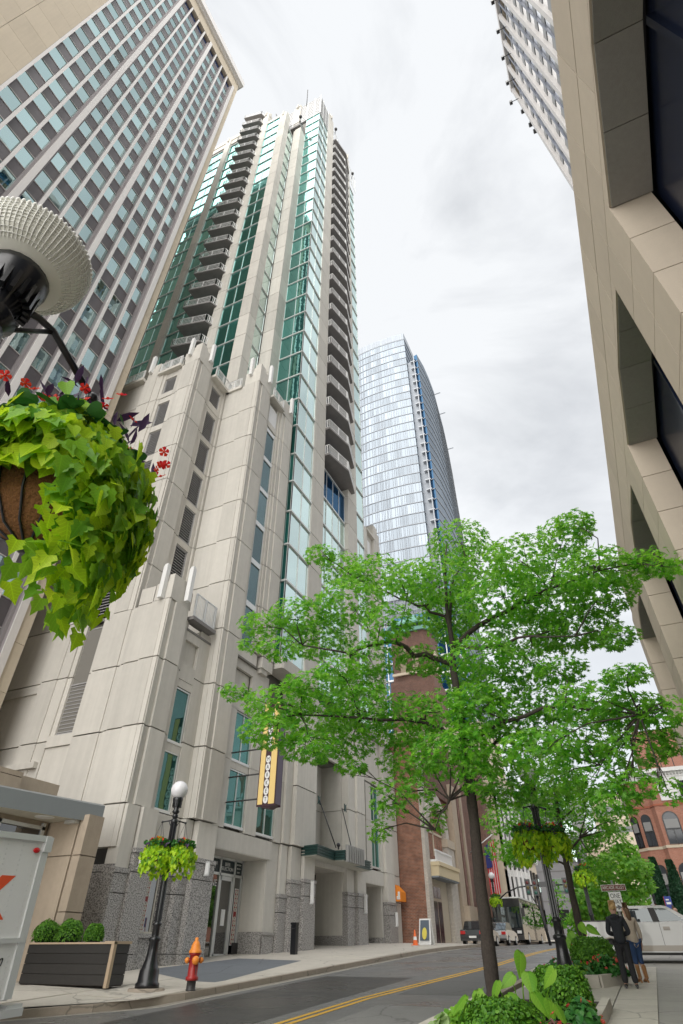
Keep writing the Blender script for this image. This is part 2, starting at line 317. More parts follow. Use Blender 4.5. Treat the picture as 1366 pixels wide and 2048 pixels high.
def leaves(name,pos,nrm,tip,scale,kind,mats,parent=None,loc=None,mi=None):
    """one mesh of many leaves: centre pos, normal nrm, tip direction tip"""
    V,F=leafshape(kind); n=len(pos); k=len(V)
    nrm=nrm/np.linalg.norm(nrm,axis=1)[:,None]; tip=tip-(tip*nrm).sum(1)[:,None]*nrm; tip/=np.linalg.norm(tip,axis=1)[:,None]+1e-9
    sd=np.cross(tip,nrm)
    P=pos[:,None,:]+scale[:,None,None]*(V[None,:,0:1]*sd[:,None,:]+(V[None,:,1:2]-.5)*tip[:,None,:]+V[None,:,2:3]*nrm[:,None,:])
    if loc is None: loc=WL[parent.name] if parent is not None else (0,0,0)
    P=(P-np.array(loc)).reshape(-1,3)
    me=D.meshes.new(name); nf=len(F); lens=np.array([len(f) for f in F]); tot=lens.sum()
    idx=np.concatenate([np.array(f) for f in F]); loops=(np.arange(n)[:,None]*k+idx[None,:]).ravel()
    me.vertices.add(len(P)); me.vertices.foreach_set('co',P.ravel().astype(np.float32))
    me.loops.add(n*tot); me.loops.foreach_set('vertex_index',loops.astype(np.int32))
    me.polygons.add(n*nf); st=np.concatenate([[0],np.cumsum(lens)[:-1]]); me.polygons.foreach_set('loop_start',(np.arange(n)[:,None]*tot+st[None,:]).ravel().astype(np.int32))
    if not isinstance(mats,(list,tuple)): mats=[mats]
    for m in mats: me.materials.append(m)
    if mi is not None: me.polygons.foreach_set('material_index',np.repeat(mi,nf).astype(np.int32))
    ul=me.uv_layers.new(name='UVMap'); uvv=V[:,:2].astype(np.float32)[idx]; ul.data.foreach_set('uv',np.tile(uvv,(n,1)).ravel())
    me.update(calc_edges=True); me.validate()
    o=D.objects.new(name,me); return put(o,parent,loc)
def rdir(n):
    v=RNG.normal(size=(n,3)); return v/np.linalg.norm(v,axis=1)[:,None]
def puff(clusters,dens,up=.8,fill=.55):
    """random points in flattened ellipsoids [(x,y,z,rx,rz)], thinner towards the middle"""
    P=[];Q=[]
    for (x,y,z,rx,rz) in clusters:
        n=max(4,int(dens*rx*rx)); d=rdir(n); r=RNG.uniform(fill**3,1,n)**(1/3)
        p=d*r[:,None]*np.array([rx,rx,rz]); P.append(p+np.array([x,y,z])); q=d*np.array([.5,.5,.4])+np.array([0,0,up]); Q.append(q)
    P=np.concatenate(P);Q=np.concatenate(Q); Q=Q+RNG.normal(size=Q.shape)*.35
    return P,Q
# ================================================================ ground, street
def strip(name,x0,x1,dz,m,y0=-30,y1=140,zf=None,step=2.0,kind='structure'):
    b=MB(); ys=np.arange(y0,y1+.01,step)
    X0=x0 if callable(x0) else (lambda y:x0); X1=x1 if callable(x1) else (lambda y:x1)
    Z=zf or (lambda x,y:gz(y)); vs=[];fs=[]
    for y in ys:
        for t in (0,.5,1):
            x=X0(y)*(1-t)+X1(y)*t; vs.append((x,y,Z(x,y)+dz))
    for i in range(len(ys)-1):
        for j in range(2): a=i*3+j; fs.append((a,a+1,a+4,a+3))
    b.add(vs,fs,0,True); o=b.obj(name,m); o['kind']=kind; return o
def kerbx(y):
    if y<9.3: return -14.0
    if y<10.9: return -14.0+1.2*(y-9.3)/1.6
    if y<13.4: return -12.8+1.9*(y-10.9)/2.5
    return -11.0 if y<70 else -11.0
b=MB(); ys=[-400,-60,-30]+list(range(-20,150,5))+[200,400,900]; vs=[];fs=[]
for y in ys:
    for x in (-900,-40,-20,0,20,60,900): vs.append((x,y,gz(y)-.03))
for i in range(len(ys)-1):
    for j in range(6): a=i*7+j; fs.append((a,a+1,a+8,a+7))
g=b.add(vs,fs,0,True).obj('ground',WALK2); g['kind']='structure'
road=strip('road',lambda y:kerbx(y)+.05,-3.75,0,ASPH,step=.5)
conc=strip('concrete_lane_patch',-6.0,-3.78,.004,slabmat('pale lane concrete',(.21,.205,.20),0,.75),y0=2,y1=15.4,step=.5)
wp=strip('asphalt_patch',-10.3,-7.35,.003,slabmat('dark wet patch',(.05,.05,.052),(0,0,0),.4,1),y0=11.2,y1=21.5,step=.5)
wp2=strip('asphalt_patch',-6.3,-3.9,.0025,slabmat('older asphalt patch',(.13,.128,.125),(0,0,0),.75),y0=17,y1=24,step=.5)
lw=strip('left_sidewalk',-24,lambda y:kerbx(y)-.16,0,WALK,zf=walkz,step=.5)
rwk=strip('right_sidewalk',-3.45,2.6,.10,WALK2,y1=24.2,step=.5)
strip('alley',-3.6,60,.02,WALK2,y0=24.2,y1=33,step=1)
rw2=strip('far_right_sidewalk',-3.45,12,.12,WALK,y0=33,y1=90,step=1)
pt=strip('paved_patch',lambda y:-16.2 if y>19 else -12.6-(y-17)*1.7,lambda y:-11.75-max(0,(y-17.5))*.2,.005,PATCH,y0=17,y1=25.2,zf=walkz,step=.5)
# kerb stones, left and right
for side in (0,1):
    par=lw if side==0 else rwk
    y=3.0
    while y<72:
        y2=y+2.35
        if side==0: xa,xb=kerbx(y),kerbx(y2)
        else: xa=xb=-3.75
        s=-1 if side==0 else 1
        if not(side==1 and (24<y2<33.5 or y>60)):
            q=MB(); w=.17*s; za,zb=gz(y),gz(y2)
            P=[(xa,y+.012,za-.1),(xa+w,y+.012,za-.1),(xb+w,y2-.012,zb-.1),(xb,y2-.012,zb-.1)]
            T=[(p[0],p[1],p[2]+.235) for p in P]
            if s<0: P=P[::-1];T=T[::-1]
            q.add(P+T,[(0,3,2,1),(4,5,6,7),(0,1,5,4),(1,2,6,5),(2,3,7,6),(3,0,4,7)]); q.obj('kerb_stone',KERB,par,(xa,y,za))
        y=y2
# individual slabs of the near right pavement
k=0
for (x0,x1) in ((-1.17,-.405),):
    y=6.0
    while y<23.8:
        q=MB(); z0,z1=gz(y)+.105,gz(y+1.3)+.105
        P=[(x0+.008,y+.008,z0),(x1-.008,y+.008,z0),(x1-.008,y+1.29,z1),(x0+.008,y+1.29,z1)]
        q.add(P+[(a,b_,c+.02) for a,b_,c in P],[(0,3,2,1),(4,5,6,7),(0,1,5,4),(1,2,6,5),(2,3,7,6),(3,0,4,7)]); q.obj('paving_slab',WALK,rwk,(x0,y,z0)); y+=1.3
for (x0,x1) in ((-2.2,-1.19),(-3.4,-2.22)):
    y=17.9 if x0<-3 else 13.4
    while y<23.5:
        q=MB(); z0,z1=gz(y)+.105,gz(y+1.9)+.105
        P=[(x0+.008,y+.01,z0),(x1-.008,y+.01,z0),(x1-.008,y+1.89,z1),(x0+.008,y+1.89,z1)]
        q.add(P+[(a,b_,c+.015) for a,b_,c in P],[(0,3,2,1),(4,5,6,7),(0,1,5,4),(1,2,6,5),(2,3,7,6),(3,0,4,7)]); q.obj('paving_slab',WALK,rwk,(x0,y,z0)); y+=1.9
# slabs of the left pavement
for i in range(13):
    y=8.5+i*2.4
    for (xa,xb) in ((-13.4,-11.2),(-15.9,-13.44)):
        if y+2.4<13.6 and xb>-13: continue
        if y>16 and xb<-13: continue
        q=MB(); P=[(xa+.012,y+.012),(xb-.012,y+.012),(xb-.012,y+2.388),(xa+.012,y+2.388)]
        if 14.6<y<25 and xb>-13: P=[(max(p[0],-11.65-max(0,p[1]-17.5)*.2+.0),p[1]) for p in P] if False else P
        B=[(a,c,walkz(a,c)+.0015) for a,c in P]; T=[(a,c,z+(.012 if not(15.5<y<26) else .002)) for a,c,z in B]
        q.add(B+T,[(0,3,2,1),(4,5,6,7),(0,1,5,4),(1,2,6,5),(2,3,7,6),(3,0,4,7)]); q.obj('paving_slab',WALK,lw,(xa,y,0))
def ylx(y): return -6.78 if y<16 else (-6.78+.09*(y-16) if y<26 else -5.88+.03*(y-26))
for dx in (-.11,.11):
    o=strip('lane_line',lambda y:ylx(y)+dx-.06,lambda y:ylx(y)+dx+.06,.005,YEL,y0=2,y1=70,step=.5)
o=strip('gutter_line',lambda y:kerbx(y)+.28,lambda y:kerbx(y)+.34,.005,mat('faded white paint',(.5,.48,.42),.8,noise=((5,.3),(40,.3))),y0=10,y1=50,step=.5)
o=strip('gutter',lambda y:kerbx(y)+.02,lambda y:kerbx(y)+.26,.003,slabmat('gutter concrete',(.26,.235,.2),0,.8),y0=8,y1=70,step=.5)
# ================================================================ limestone office tower (left)
T=thing('office_tower','tall office tower with white vertical fins and a limestone end pilaster, filling the upper left','tower',(-24,8,gz(8)))
ZB,ZT=8.0,96.2
MB().box(-44,-24.55,-9,15.95,4.4,100.2).box(-24.56,-24.42,.7,15.2,95.9,96.6).obj('tower_core',SPAN,T)
fy=[15.17-1.32*k for k in range(12)]
for k,y in enumerate(fy):
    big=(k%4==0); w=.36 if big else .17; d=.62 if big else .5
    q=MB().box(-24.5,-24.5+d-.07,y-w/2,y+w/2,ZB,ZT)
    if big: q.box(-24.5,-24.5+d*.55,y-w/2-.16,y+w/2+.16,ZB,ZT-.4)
    f=q.obj('fin',FINB,T); MB().box(-24.5+d-.068,-24.5+d,y-w/2-.015,y+w/2+.015,ZB,ZT).obj('lit_fin_edge',FIN,f)  # shaded sides and lit front edge are painted as two tones
for j in range(26):
    z0=26.4+3.26*(j-5)
    for k in range(11):
        y0,y1=fy[k+1]+.1,fy[k]-.1
        if j==18 and k==9: pass
        w=bx('window',-24.53,-24.47,y0,y1,z0,z0+1.78,G_OFF,T)
        vent=(j in(15,16) and k==8)
        bx('spandrel',-24.53,-24.44,y0,y1,z0+1.84,z0+3.2,DARK if vent else SPAN,T)
sil=MB()
for j in range(27):
    z0=26.4+3.26*(j-5)
    sil.box(-24.5,-24.40,fy[11],fy[0],z0-.05,z0); sil.box(-24.5,-24.42,fy[11],fy[0],z0+1.78,z0+1.83)
sil.obj('sill_strip',FIN,T)
for k in range(11): bx('louvre_recess',-24.6,-24.5,fy[k+1]+.12,fy[k]-.12,92.9,96.15,NAVY,T)
# end pilaster, cornice and blank stone end as separate stones
def stones(par,ax,x,lo,hi,z0,z1,sw,sh,m,nm,th=.12,out=1,jn=.02):
    """face of stone slabs: ax 'x' = wall facing +x at x, running in y; ax 'y' = facing -y at y, running in x"""
    nz_=max(1,round((z1-z0)/sh)); ny=max(1,round((hi-lo)/sw)); dz=(z1-z0)/nz_; dy=(hi-lo)/ny
    for i in range(nz_):
        for j in range(ny):
            a,b_=lo+j*dy+jn/2,lo+(j+1)*dy-jn/2; c,e=z0+i*dz+jn/2,z0+(i+1)*dz-jn/2
            if ax=='x': bx(nm,x-th,x,a,b_,c,e,m,par)
            else: bx(nm,a,b_,y_of(x),y_of(x)+th,c,e,m,par)
def y_of(v): return v
stones(T,'x',-24.0,15.42,16.0,4.5,96.2,.6,2.3,LIME,'pilaster_stone',th=.6)
stones(T,'x',-23.98,-9,16.0,96.2,99.0,2.3,2.8,LIME,'cornice_stone',th=.7)
MB().box(-44,-23.35,-9,16.35,99.3,101).box(-44,-23.7,-9,16.1,99.0,99.3).obj('roof_coping',FIN,T)
stones(T,'x',-24.0,-8,.55,40,96.2,2.1,2.9,LIME,'end_stone',th=.6)
MB().box(-24.6,-24.3,-9,.55,4.5,40).obj('end_wall',LIME,T)
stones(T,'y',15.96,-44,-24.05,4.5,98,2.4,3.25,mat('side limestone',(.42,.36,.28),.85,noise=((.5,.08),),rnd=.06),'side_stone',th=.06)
# low entrance block with the grey canopy
E_=thing('entrance_block','low limestone entrance block under a curved grey metal canopy, behind the white truck','building',(-18,13,gz(13)))
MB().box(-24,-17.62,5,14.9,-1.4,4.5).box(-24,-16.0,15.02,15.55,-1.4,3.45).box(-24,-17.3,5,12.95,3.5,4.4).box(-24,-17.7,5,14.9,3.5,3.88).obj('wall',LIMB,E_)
for z0,z1 in ((-1.2,.9),(.93,2.35),(2.38,3.5)): bx('pilaster_stone',-16.25,-15.92,14.96,15.62,z0,z1,LIMB,E_)
for z0,z1 in ((-1.2,2.35),(2.38,3.5)):
    for x0,x1 in ((-17.6,-16.3),): bx('reveal_stone',x0,x1,14.94,15.0,z0,z1,LIMB,E_)
for y0,y1 in ((9.3,10.6),(10.62,11.8),(11.82,13.0)):
    for z0,z1 in ((3.9,4.3),(4.32,4.46)): bx('parapet_stone',-17.32,-17.14,y0,y1,z0,z1,LIMB,E_)
w=MB().box(-17.6,-17.5,12.9,13.06,2.0,3.2).box(-17.6,-17.5,14.6,14.72,2,3.3).box(-17.6,-17.5,10,14.72,3.1,3.2).box(-17.6,-17.5,10,14.7,-1,-.9).obj('window_frame',ALU,E_)
for y0,y1 in ((10.2,12.88),(13.08,14.58)): bx('window',-17.6,-17.56,y0,y1,-.9,3.08,G_SHOP,E_)
arc=[(-17.75,8.0),(-17.2,10),(-16.75,12.1),(-16.38,13.9),(-16.0,15.6)]
inn=[(x-3.2 if i<4 else -17.7,y) for i,(x,y) in enumerate(arc)]
q=MB()
for i in range(4):
    a,b_=arc[i],arc[i+1]
    q.add([(a[0],a[1],3.33),(b_[0],b_[1],3.33),(b_[0],b_[1],3.84),(a[0],a[1],3.84)],[(0,1,2,3)],0)
    q.add([(a[0]-.1,a[1],3.9),(b_[0]-.1,b_[1],3.9),(b_[0],b_[1],3.84),(a[0],a[1],3.84)],[(3,2,1,0)],0)
    q.add([(a[0]-.1,a[1],3.9),(b_[0]-.1,b_[1],3.9),(b_[0]-1.9,b_[1],3.9),(a[0]-1.9,a[1],3.9)],[(0,1,2,3)],0)
q.add([(-16,15.6,3.33),(-17.7,15.6,3.33),(-17.7,15.6,3.9),(-16.1,15.6,3.9),(-16,15.6,3.84)],[(0,1,2,3,4)],0)
q.obj('canopy_fascia',mat('grey metal fascia',(.25,.27,.28),.4,metal=.3,noise=((2,.06),)),E_)
q=MB()
for i in range(4):
    a,b_=arc[i],arc[i+1]; q.add([(a[0]-.02,a[1],3.36),(b_[0]-.02,b_[1],3.36),(-17.7,b_[1],3.36),(-17.7,a[1],3.36)],[(0,1,2,3)])
q.obj('canopy_soffit',mat('cream soffit',(.58,.55,.47),.8,noise=((2,.04),)),E_)
MB().lathe([(.0,3.335),(.26,3.335),(.3,3.35),(.3,3.36)],20,(-16.95,14.1,0)).obj('ceiling_light',WHITE,E_)
MB().box(-16.75,-16.3,14.75,14.95,3.25,3.35).obj('floodlight_bracket',ALU,E_)

# ================================================================ condominium tower and its podium
C=thing('condo_tower','slender green glass condominium tower with stacked balconies rising from a stepped concrete podium','tower',(-16.3,21,-.45))
def cb(nm,*a,m=CONC): return bx(nm,*a,m,C)
TF=[33.3]+[36.6+3.3*k for k in range(23)]          # tower floor levels up to 109.2
PF=[13.0,15.85,18.75,21.6,24.45,27.28,30.1,33.0]   # podium joints
core=MB()
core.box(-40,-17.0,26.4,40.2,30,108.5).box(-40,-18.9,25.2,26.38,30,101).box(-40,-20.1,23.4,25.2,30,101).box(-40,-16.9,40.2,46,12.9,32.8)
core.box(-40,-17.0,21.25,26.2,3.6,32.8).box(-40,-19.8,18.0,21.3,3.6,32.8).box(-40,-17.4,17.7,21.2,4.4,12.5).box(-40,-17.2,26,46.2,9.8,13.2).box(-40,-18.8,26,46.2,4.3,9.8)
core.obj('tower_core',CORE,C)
def column(nm,x0,x1,y0,y1,levels,m=CONC,g=.028):
    for a,b_ in zip(levels[:-1],levels[1:]): cb(nm,x0,x1,y0,y1,a+g,b_-g,m=m)
# --- tower glazing: one window unit per floor and bay; the panes are its sub-parts
def unit(ax,p,lo,hi,z0,z1,n,m,split=True,rec=.05):
    """window facing +x at x=p (ax x) or -y at y=p (ax y)"""
    fr=MB(); t=.13; mw=.045; st=(hi-lo)/n
    def B(a,b_,c,e,d0,d1,M):
        if ax=='x': M.box(p-d1,p-d0,a,b_,c,e)
        else: M.box(a,b_,p+d0,p+d1,c,e)
    B(lo,hi,z1-t,z1,-.06,.08,fr)
    for i in range(1,n): B(lo+i*st-mw/2,lo+i*st+mw/2,z0,z1-t,0,.09,fr)
    for e_ in (lo,hi-mw): B(e_,e_+mw,z0,z1-t,.0,.09,fr)
    loc=(p,lo,z0) if ax=='x' else (lo,p,z0)
    o=fr.obj('window',ALU,C,loc)
    if z0>62 and n>1:
        q=MB()
        for i in range(n): B(lo+i*st+mw/2,lo+(i+1)*st-mw/2,z0,z1-t,rec,.09,q)
        q.obj('pane',m,o,loc); return
    for i in range(n):
        a,b_=lo+i*st,lo+(i+1)*st
        if ax=='x': bx('pane',p-.09,p-rec,a+mw/2,b_-mw/2,z0,z1-t,m,o)
        else: bx('pane',a+mw/2,b_-mw/2,p+rec,p+.09,z0,z1-t,m,o)
LOW=[13.4,15.85,18.75,21.6,24.45,27.28,30.1,33.3]
for z0,z1 in zip((LOW+TF[1:])[:-1],(LOW+TF[1:])[1:]):
    hi=z0>70
    unit('x',-16.0,26.2,29.12,z0,z1,2 if not hi else 2,G_AQUA)
    unit('y',26.2,-18.5,-16.0,z0,z1,2,G_AQUA2) if z0>30 else unit('y',26.2,-16.42,-16.0,z0,z1,1,G_AQUA2)
    if z0>30: unit('x',-16.15,38.1,40.3,z0,z1,1,G_AQUA)
    else: unit('x',-16.15,38.1,40.3,z0,z1,2,G_AQUA)
for z0,z1 in zip(TF[:-1],TF[1:]):
    if z1<101: unit('x',-19.85,23.5,24.88,z0,z1,1,G_AQUA)
    if z1<103:
        unit('y',22.55,-23.3,-20.9,z0,z1,2,G_AQUA2)
        unit('y',22.75,-30.4,-27.3,z0,z1,2,G_AQUA2)
        unit('y',22.75,-34.0,-31.4,z0,z1,2,G_AQUA2)
# --- tower piers
TL=LOW[:-1]+TF
column('pier_panel',-16.6,-15.93,29.12,31.1,[13.0]+TL[1:]+[112.5,116,119],)
column('pier_panel',-16.6,-15.95,36.1,38.1,[13.0]+TL[1:]+[112.5,116,119])
column('pier_panel',-19.75,-18.5,24.88,26.2,[30.1]+TF[:20]+[101.3])
column('pier_panel',-20.9,-19.72,22.43,23.5,[30.1]+TF[:21]+[103])
column('pier_panel',-24.35,-23.3,22.42,23.3,[30.1]+TF[:22]+[107.8])
column('pier_panel',-31.4,-30.4,22.5,23.3,TF[:22]+[105.5])
# glazing behind the two balcony stacks
for z0,z1 in zip(TF[:-1],TF[1:]):
    bx('balcony_glazing',-16.9,-16.8,31.1,36.1,z0,z1-.1,G_DEEP,C)
    if z1<103: bx('balcony_glazing',-27.3,-24.35,23.2,23.3,z0,z1-.1,G_AQUA2,C)
for z0,z1 in zip(LOW[:-1],LOW[1:]): unit('x',-16.3,31.1,36.1,z0,z1,4,G_AQUA if z0<29 else G_DEEP)
# balconies
def railing(poly,z,h,par,n_per_m=7,thick=.014):
    r=MB()
    for a,b_ in zip(poly[:-1],poly[1:]):
        a,b_=Vector((*a,z)),Vector((*b_,z)); d=b_-a; n=max(2,int(d.length*n_per_m))
        r.bar(a+Vector((0,0,h)),b_+Vector((0,0,h)),.05); r.bar(a+Vector((0,0,.08)),b_+Vector((0,0,.08)),.035)
        for i in range(n+1):
            p=a+d*i/n; t=thick if i%max(1,n//2) else .035; r.box(p.x-t,p.x+t,p.y-t,p.y+t,z+.05,z+h)
    return r
BM={}
def balcony(key,poly,z,rail,h=1.05):
    """slab with a railing sub-part, meshes shared between floors"""
    if key not in BM:
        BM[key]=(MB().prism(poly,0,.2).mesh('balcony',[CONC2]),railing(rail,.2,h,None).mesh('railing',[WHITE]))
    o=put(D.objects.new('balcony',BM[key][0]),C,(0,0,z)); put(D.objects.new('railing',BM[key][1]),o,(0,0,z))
SB=[(-16.75,31.12),(-15.5,31.12),(-14.87,33.9),(-15.62,36.95),(-15.95,36.95),(-15.95,36.1),(-16.75,36.1)]
for k in range(23): balcony('street',SB,34.12+3.3*k,[(-15.93,31.16),(-15.54,31.16),(-14.92,33.9),(-15.66,36.9)])
EB=[(-27.25,23.2),(-27.25,21.1),(-24.35,21.72),(-24.05,22.4),(-24.36,22.4),(-24.36,23.2)]
for k in range(-1,20): balcony('east',EB,43.8+3.3*k,[(-27.2,22.7),(-27.2,21.15),(-24.37,21.77),(-24.1,22.38)])
# --- crown of the tower
q=MB().box(-22.6,-16.02,26.25,29.1,109.2,117.6); q.obj('crown_screen',LOUV,C)
fr=MB()
for z in np.arange(109.3,117.7,.82): fr.box(-22.6,-15.97,26.19,26.25,z,z+.09); fr.box(-16.02,-15.96,26.2,29.1,z,z+.09)
for x in (-16.0,-17.1,-18.5,-21.2,-22.5): fr.box(x-.09,x+.09,26.14,26.25,109.2,118.1)
for y in (27.2,28.2,29.05): fr.box(-16.02,-15.9,y-.06,y+.06,109.2,118)
fr.obj('screen_rails',ALU,C)
cb('crown_pier',-20.9,-19.85,26.0,26.6,104,118.3)
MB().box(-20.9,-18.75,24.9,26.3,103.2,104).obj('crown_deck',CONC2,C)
railing([(-20.8,24.95),(-18.8,24.95),(-18.8,26.2)],104,1.1,C).obj('railing',DARK,C)
core2=MB().box(-19.6,-18.6,25,26.2,101.3,102.2).box(-40,-16.5,29,40,108.4,110.5); core2.obj('roof_parapet',CONC,C)
def finial(x,y,z,s=1.0,m=CONC):
    q=MB()
    for w,h0,h1 in ((.55,0,.9),(.38,.9,1.6),(.2,1.6,2.3)): q.box(x-w*s,x+w*s,y-w*s,y+w*s,z+h0*s,z+h1*s)
    for dx,dy in ((.7,0),(-.7,0),(0,-.7)): q.box(x+dx*s-.13*s,x+dx*s+.13*s,y+dy*s-.13*s,y+dy*s+.13*s,z-1.2*s,z+.9*s)
    q.obj('finial',m,C,(x,y,z))
for x,y,z in ((-16.3,30.1,119),(-16.3,37.1,119),(-20.35,22.9,103),(-23.85,22.85,107.6),(-30.9,22.9,105.4),(-28.6,22.9,106.8),(-20.4,26.3,117.6)): finial(x,y,z,.75)
MB().box(-40,-24.3,22.7,24,103.5,105.6).box(-40,-27.2,22.6,22.8,105.2,106.6).obj('roof_parapet',CONC,C)
q=MB().box(-23.3,-20.9,22.5,23.0,102.5,103.4); q.obj('roof_parapet',CONC,C)
railing([(-15.9,31.2),(-15.7,40.2)],109.4,6,C,1.4,.05).obj('roof_railing',ALU,C)
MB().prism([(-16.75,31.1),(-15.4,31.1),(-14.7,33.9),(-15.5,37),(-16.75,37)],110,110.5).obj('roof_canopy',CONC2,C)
for (p,q_) in (((-19.0,26.5,116),(-18.3,25.2,121.5)),((-21.6,23.2,103),(-22.0,22.6,105.6))): MB().tube([p,q_],.07,6).obj('antenna',DARK,C)
# floodlights on the roof edges
for x,y,z in ((-18.9,24.85,104.2),(-15.7,31.3,113.5),(-15.7,38.6,112)): MB().tube([(x,y,z),(x+.3,y-.3,z+.9)],.05,6).ell((x+.35,y-.35,z+1.1),(.28,.28,.34),8,5).obj('roof_floodlight',DARK,C)
# ---------------------------------------------------------------- podium of the condominium
def louvre(ax,p,lo,hi,z0,z1,pitch=.17):
    o=MB()
    def B(a,b_,c,e,d0,d1):
        if ax=='x': o.box(p-d1,p-d0,a,b_,c,e)
        else: o.box(a,b_,p+d0,p+d1,c,e)
    B(lo,hi,z0,z0+.06,0,.1); B(lo,hi,z1-.06,z1,0,.1); B(lo,lo+.05,z0,z1,0,.1); B(hi-.05,hi,z0,z1,0,.1)
    loc=(p,lo,z0) if ax=='x' else (lo,p,z0)
    f=o.obj('louvre',LOUV,C,loc); o=MB(); z=z0+.1
    while z<z1-.1:
        if ax=='x': o.add([(p-.16,lo+.05,z+.05),(p-.02,lo+.05,z-.0),(p-.02,hi-.05,z),(p-.16,hi-.05,z+.05),(p-.16,lo+.05,z+.085),(p-.02,lo+.05,z+.035),(p-.02,hi-.05,z+.035),(p-.16,hi-.05,z+.085)],[(0,3,2,1),(4,5,6,7),(1,2,6,5)])
        else: o.add([(lo+.05,p+.02,z),(hi-.05,p+.02,z),(hi-.05,p+.16,z+.05),(lo+.05,p+.16,z+.05),(lo+.05,p+.02,z+.035),(hi-.05,p+.02,z+.035),(hi-.05,p+.16,z+.085),(lo+.05,p+.16,z+.085)],[(0,3,2,1),(4,5,6,7),(0,1,5,4)])
        z+=pitch
    s=o.obj('blades',LOUV,f,loc); s['kind']='stuff'
    o=MB()
    if ax=='x': o.box(p-.2,p-.19,lo,hi,z0,z1)
    else: o.box(lo,hi,p+.19,p+.2,z0,z1)
    o.obj('backing',VOID,f,loc)
def pinlight(x,y,z0,z1,m=WHITE):
    MB().box(x-.12,x+.12,y-.12,y+.12,z0,z1).box(x-.09,x+.09,y-.09,y+.09,z1,z1+.12).obj('pinnacle_lantern',m,C,(x,y,z0))
P1=[4.32,7.2,10.1,13.0]
ALLP=P1+PF[1:]
# M1 (tall, set back): street face x=-19.2, east face y=17.55
for nm,x0,x1,y0,y1 in (('corner_rib',-19.55,-19.2,17.58,17.66),('corner_rib',-19.6,-19.28,17.66,17.98),('pier_panel',-19.6,-19.2,17.98,18.98),('wall_panel',-19.6,-19.32,18.98,19.27),('wall_panel',-19.6,-19.38,19.27,19.55),('wall_panel',-19.6,-19.38,20.6,20.85),('corner_rib',-19.6,-19.26,20.85,21.05),('corner_rib',-19.6,-19.18,21.05,21.2)):
    column(nm,x0,x1,y0,y1,PF)
for nm,x0,x1,y0,y1 in (('corner_rib',-19.53,-19.26,17.5,17.6),('pier_panel',-20.4,-19.53,17.47,17.7),('wall_panel',-20.66,-20.4,17.53,17.7),('wall_panel',-21.02,-20.66,17.6,17.75),('wall_panel',-22.3,-22.05,17.6,17.75),('corner_rib',-22.9,-22.3,17.52,17.7),('pier_panel',-23.95,-22.9,17.47,17.7),('wall_panel',-26.4,-23.95,17.6,17.75)):
    column(nm,x0,x1,y0,y1,P1+PF[1:] if x1<-20.3 else P1+PF[1:])
column('wall_panel',-26.6,-26.4,16.0,17.75,ALLP)
for z0,z1 in zip(PF[:-1],PF[1:]):
    top=z0>30
    a,b_=(30.72,32.35) if top else (z0+.03,z1-.45)
    louvre('x',-19.45,19.57,20.6,a,b_); cb('louvre_lintel',-19.6,-19.40,19.55,20.6,b_+.02,z1-.02)
    louvre('y',17.72,-22.05,-21.02,a-.1,b_-.1); cb('louvre_lintel',-22.05,-21.02,17.64,17.8,b_-.08,z1-.02)
    if top: cb('wall_panel',-19.6,-19.38,19.55,20.6,z0+.02,30.7); cb('wall_panel',-22.05,-21.02,17.6,17.75,z0+.02,30.6)
# lower east wall with wide louvres
louvre('y',17.72,-22.05,-21.02,10.2,12.6)
louvre('y',17.66,-22.3,-20.75,7.45,9.75); louvre('y',17.66,-25.9,-24.1,7.0,9.55)
cb('wall_panel',-22.95,-20.7,17.58,17.75,4.34,6.9); cb('lintel_panel',-22.3,-20.75,17.5,17.75,6.92,7.4)
cb('lintel_panel',-26.4,-24.0,17.52,17.75,9.6,9.9)
MB().box(-24.2,-22.4,17.3,17.7,6.1,6.35).obj('pilaster_foot',CONC,C)
# terrace ledges and railings on M1
MB().box(-26.4,-24.0,17.2,17.75,32.85,33.15).box(-22.7,-20.66,17.3,17.75,32.85,33.1).box(-19.6,-18.95,19.2,21.35,32.85,33.12).box(-19.2,-17.8,20.85,21.3,32.85,33.12).obj('terrace_ledge',CONC,C)
for P in ([(-26.2,17.3),(-24.1,17.3)],[(-22.6,17.4),(-20.7,17.4)],[(-19.05,19.3),(-19.05,21.2)],[(-19.05,20.95),(-17.9,20.95)]):
    railing(P,33.12,.95,C,8).obj('terrace_railing',WHITE,C)
def crest(bars):
    q=MB()
    for b_ in bars: q.box(*b_)
    q.obj('pinnacle',CONC,C)
crest([(-20.6,-19.2,17.5,18.98,33.02,34.3),(-20.25,-19.25,17.55,18.6,34.3,34.75),(-19.9,-19.3,17.6,18.2,34.75,35.1),(-20.66,-20.5,17.5,18,33,33.6)])
pinlight(-20.05,17.38,33.7,35.6); pinlight(-19.08,18.55,33.85,35.75)
crest([(-23.9,-22.95,17.5,18.4,33.02,34.1),(-23.6,-22.95,17.55,18.3,34.1,34.6)]); pinlight(-23.6,17.38,33.6,35.4)
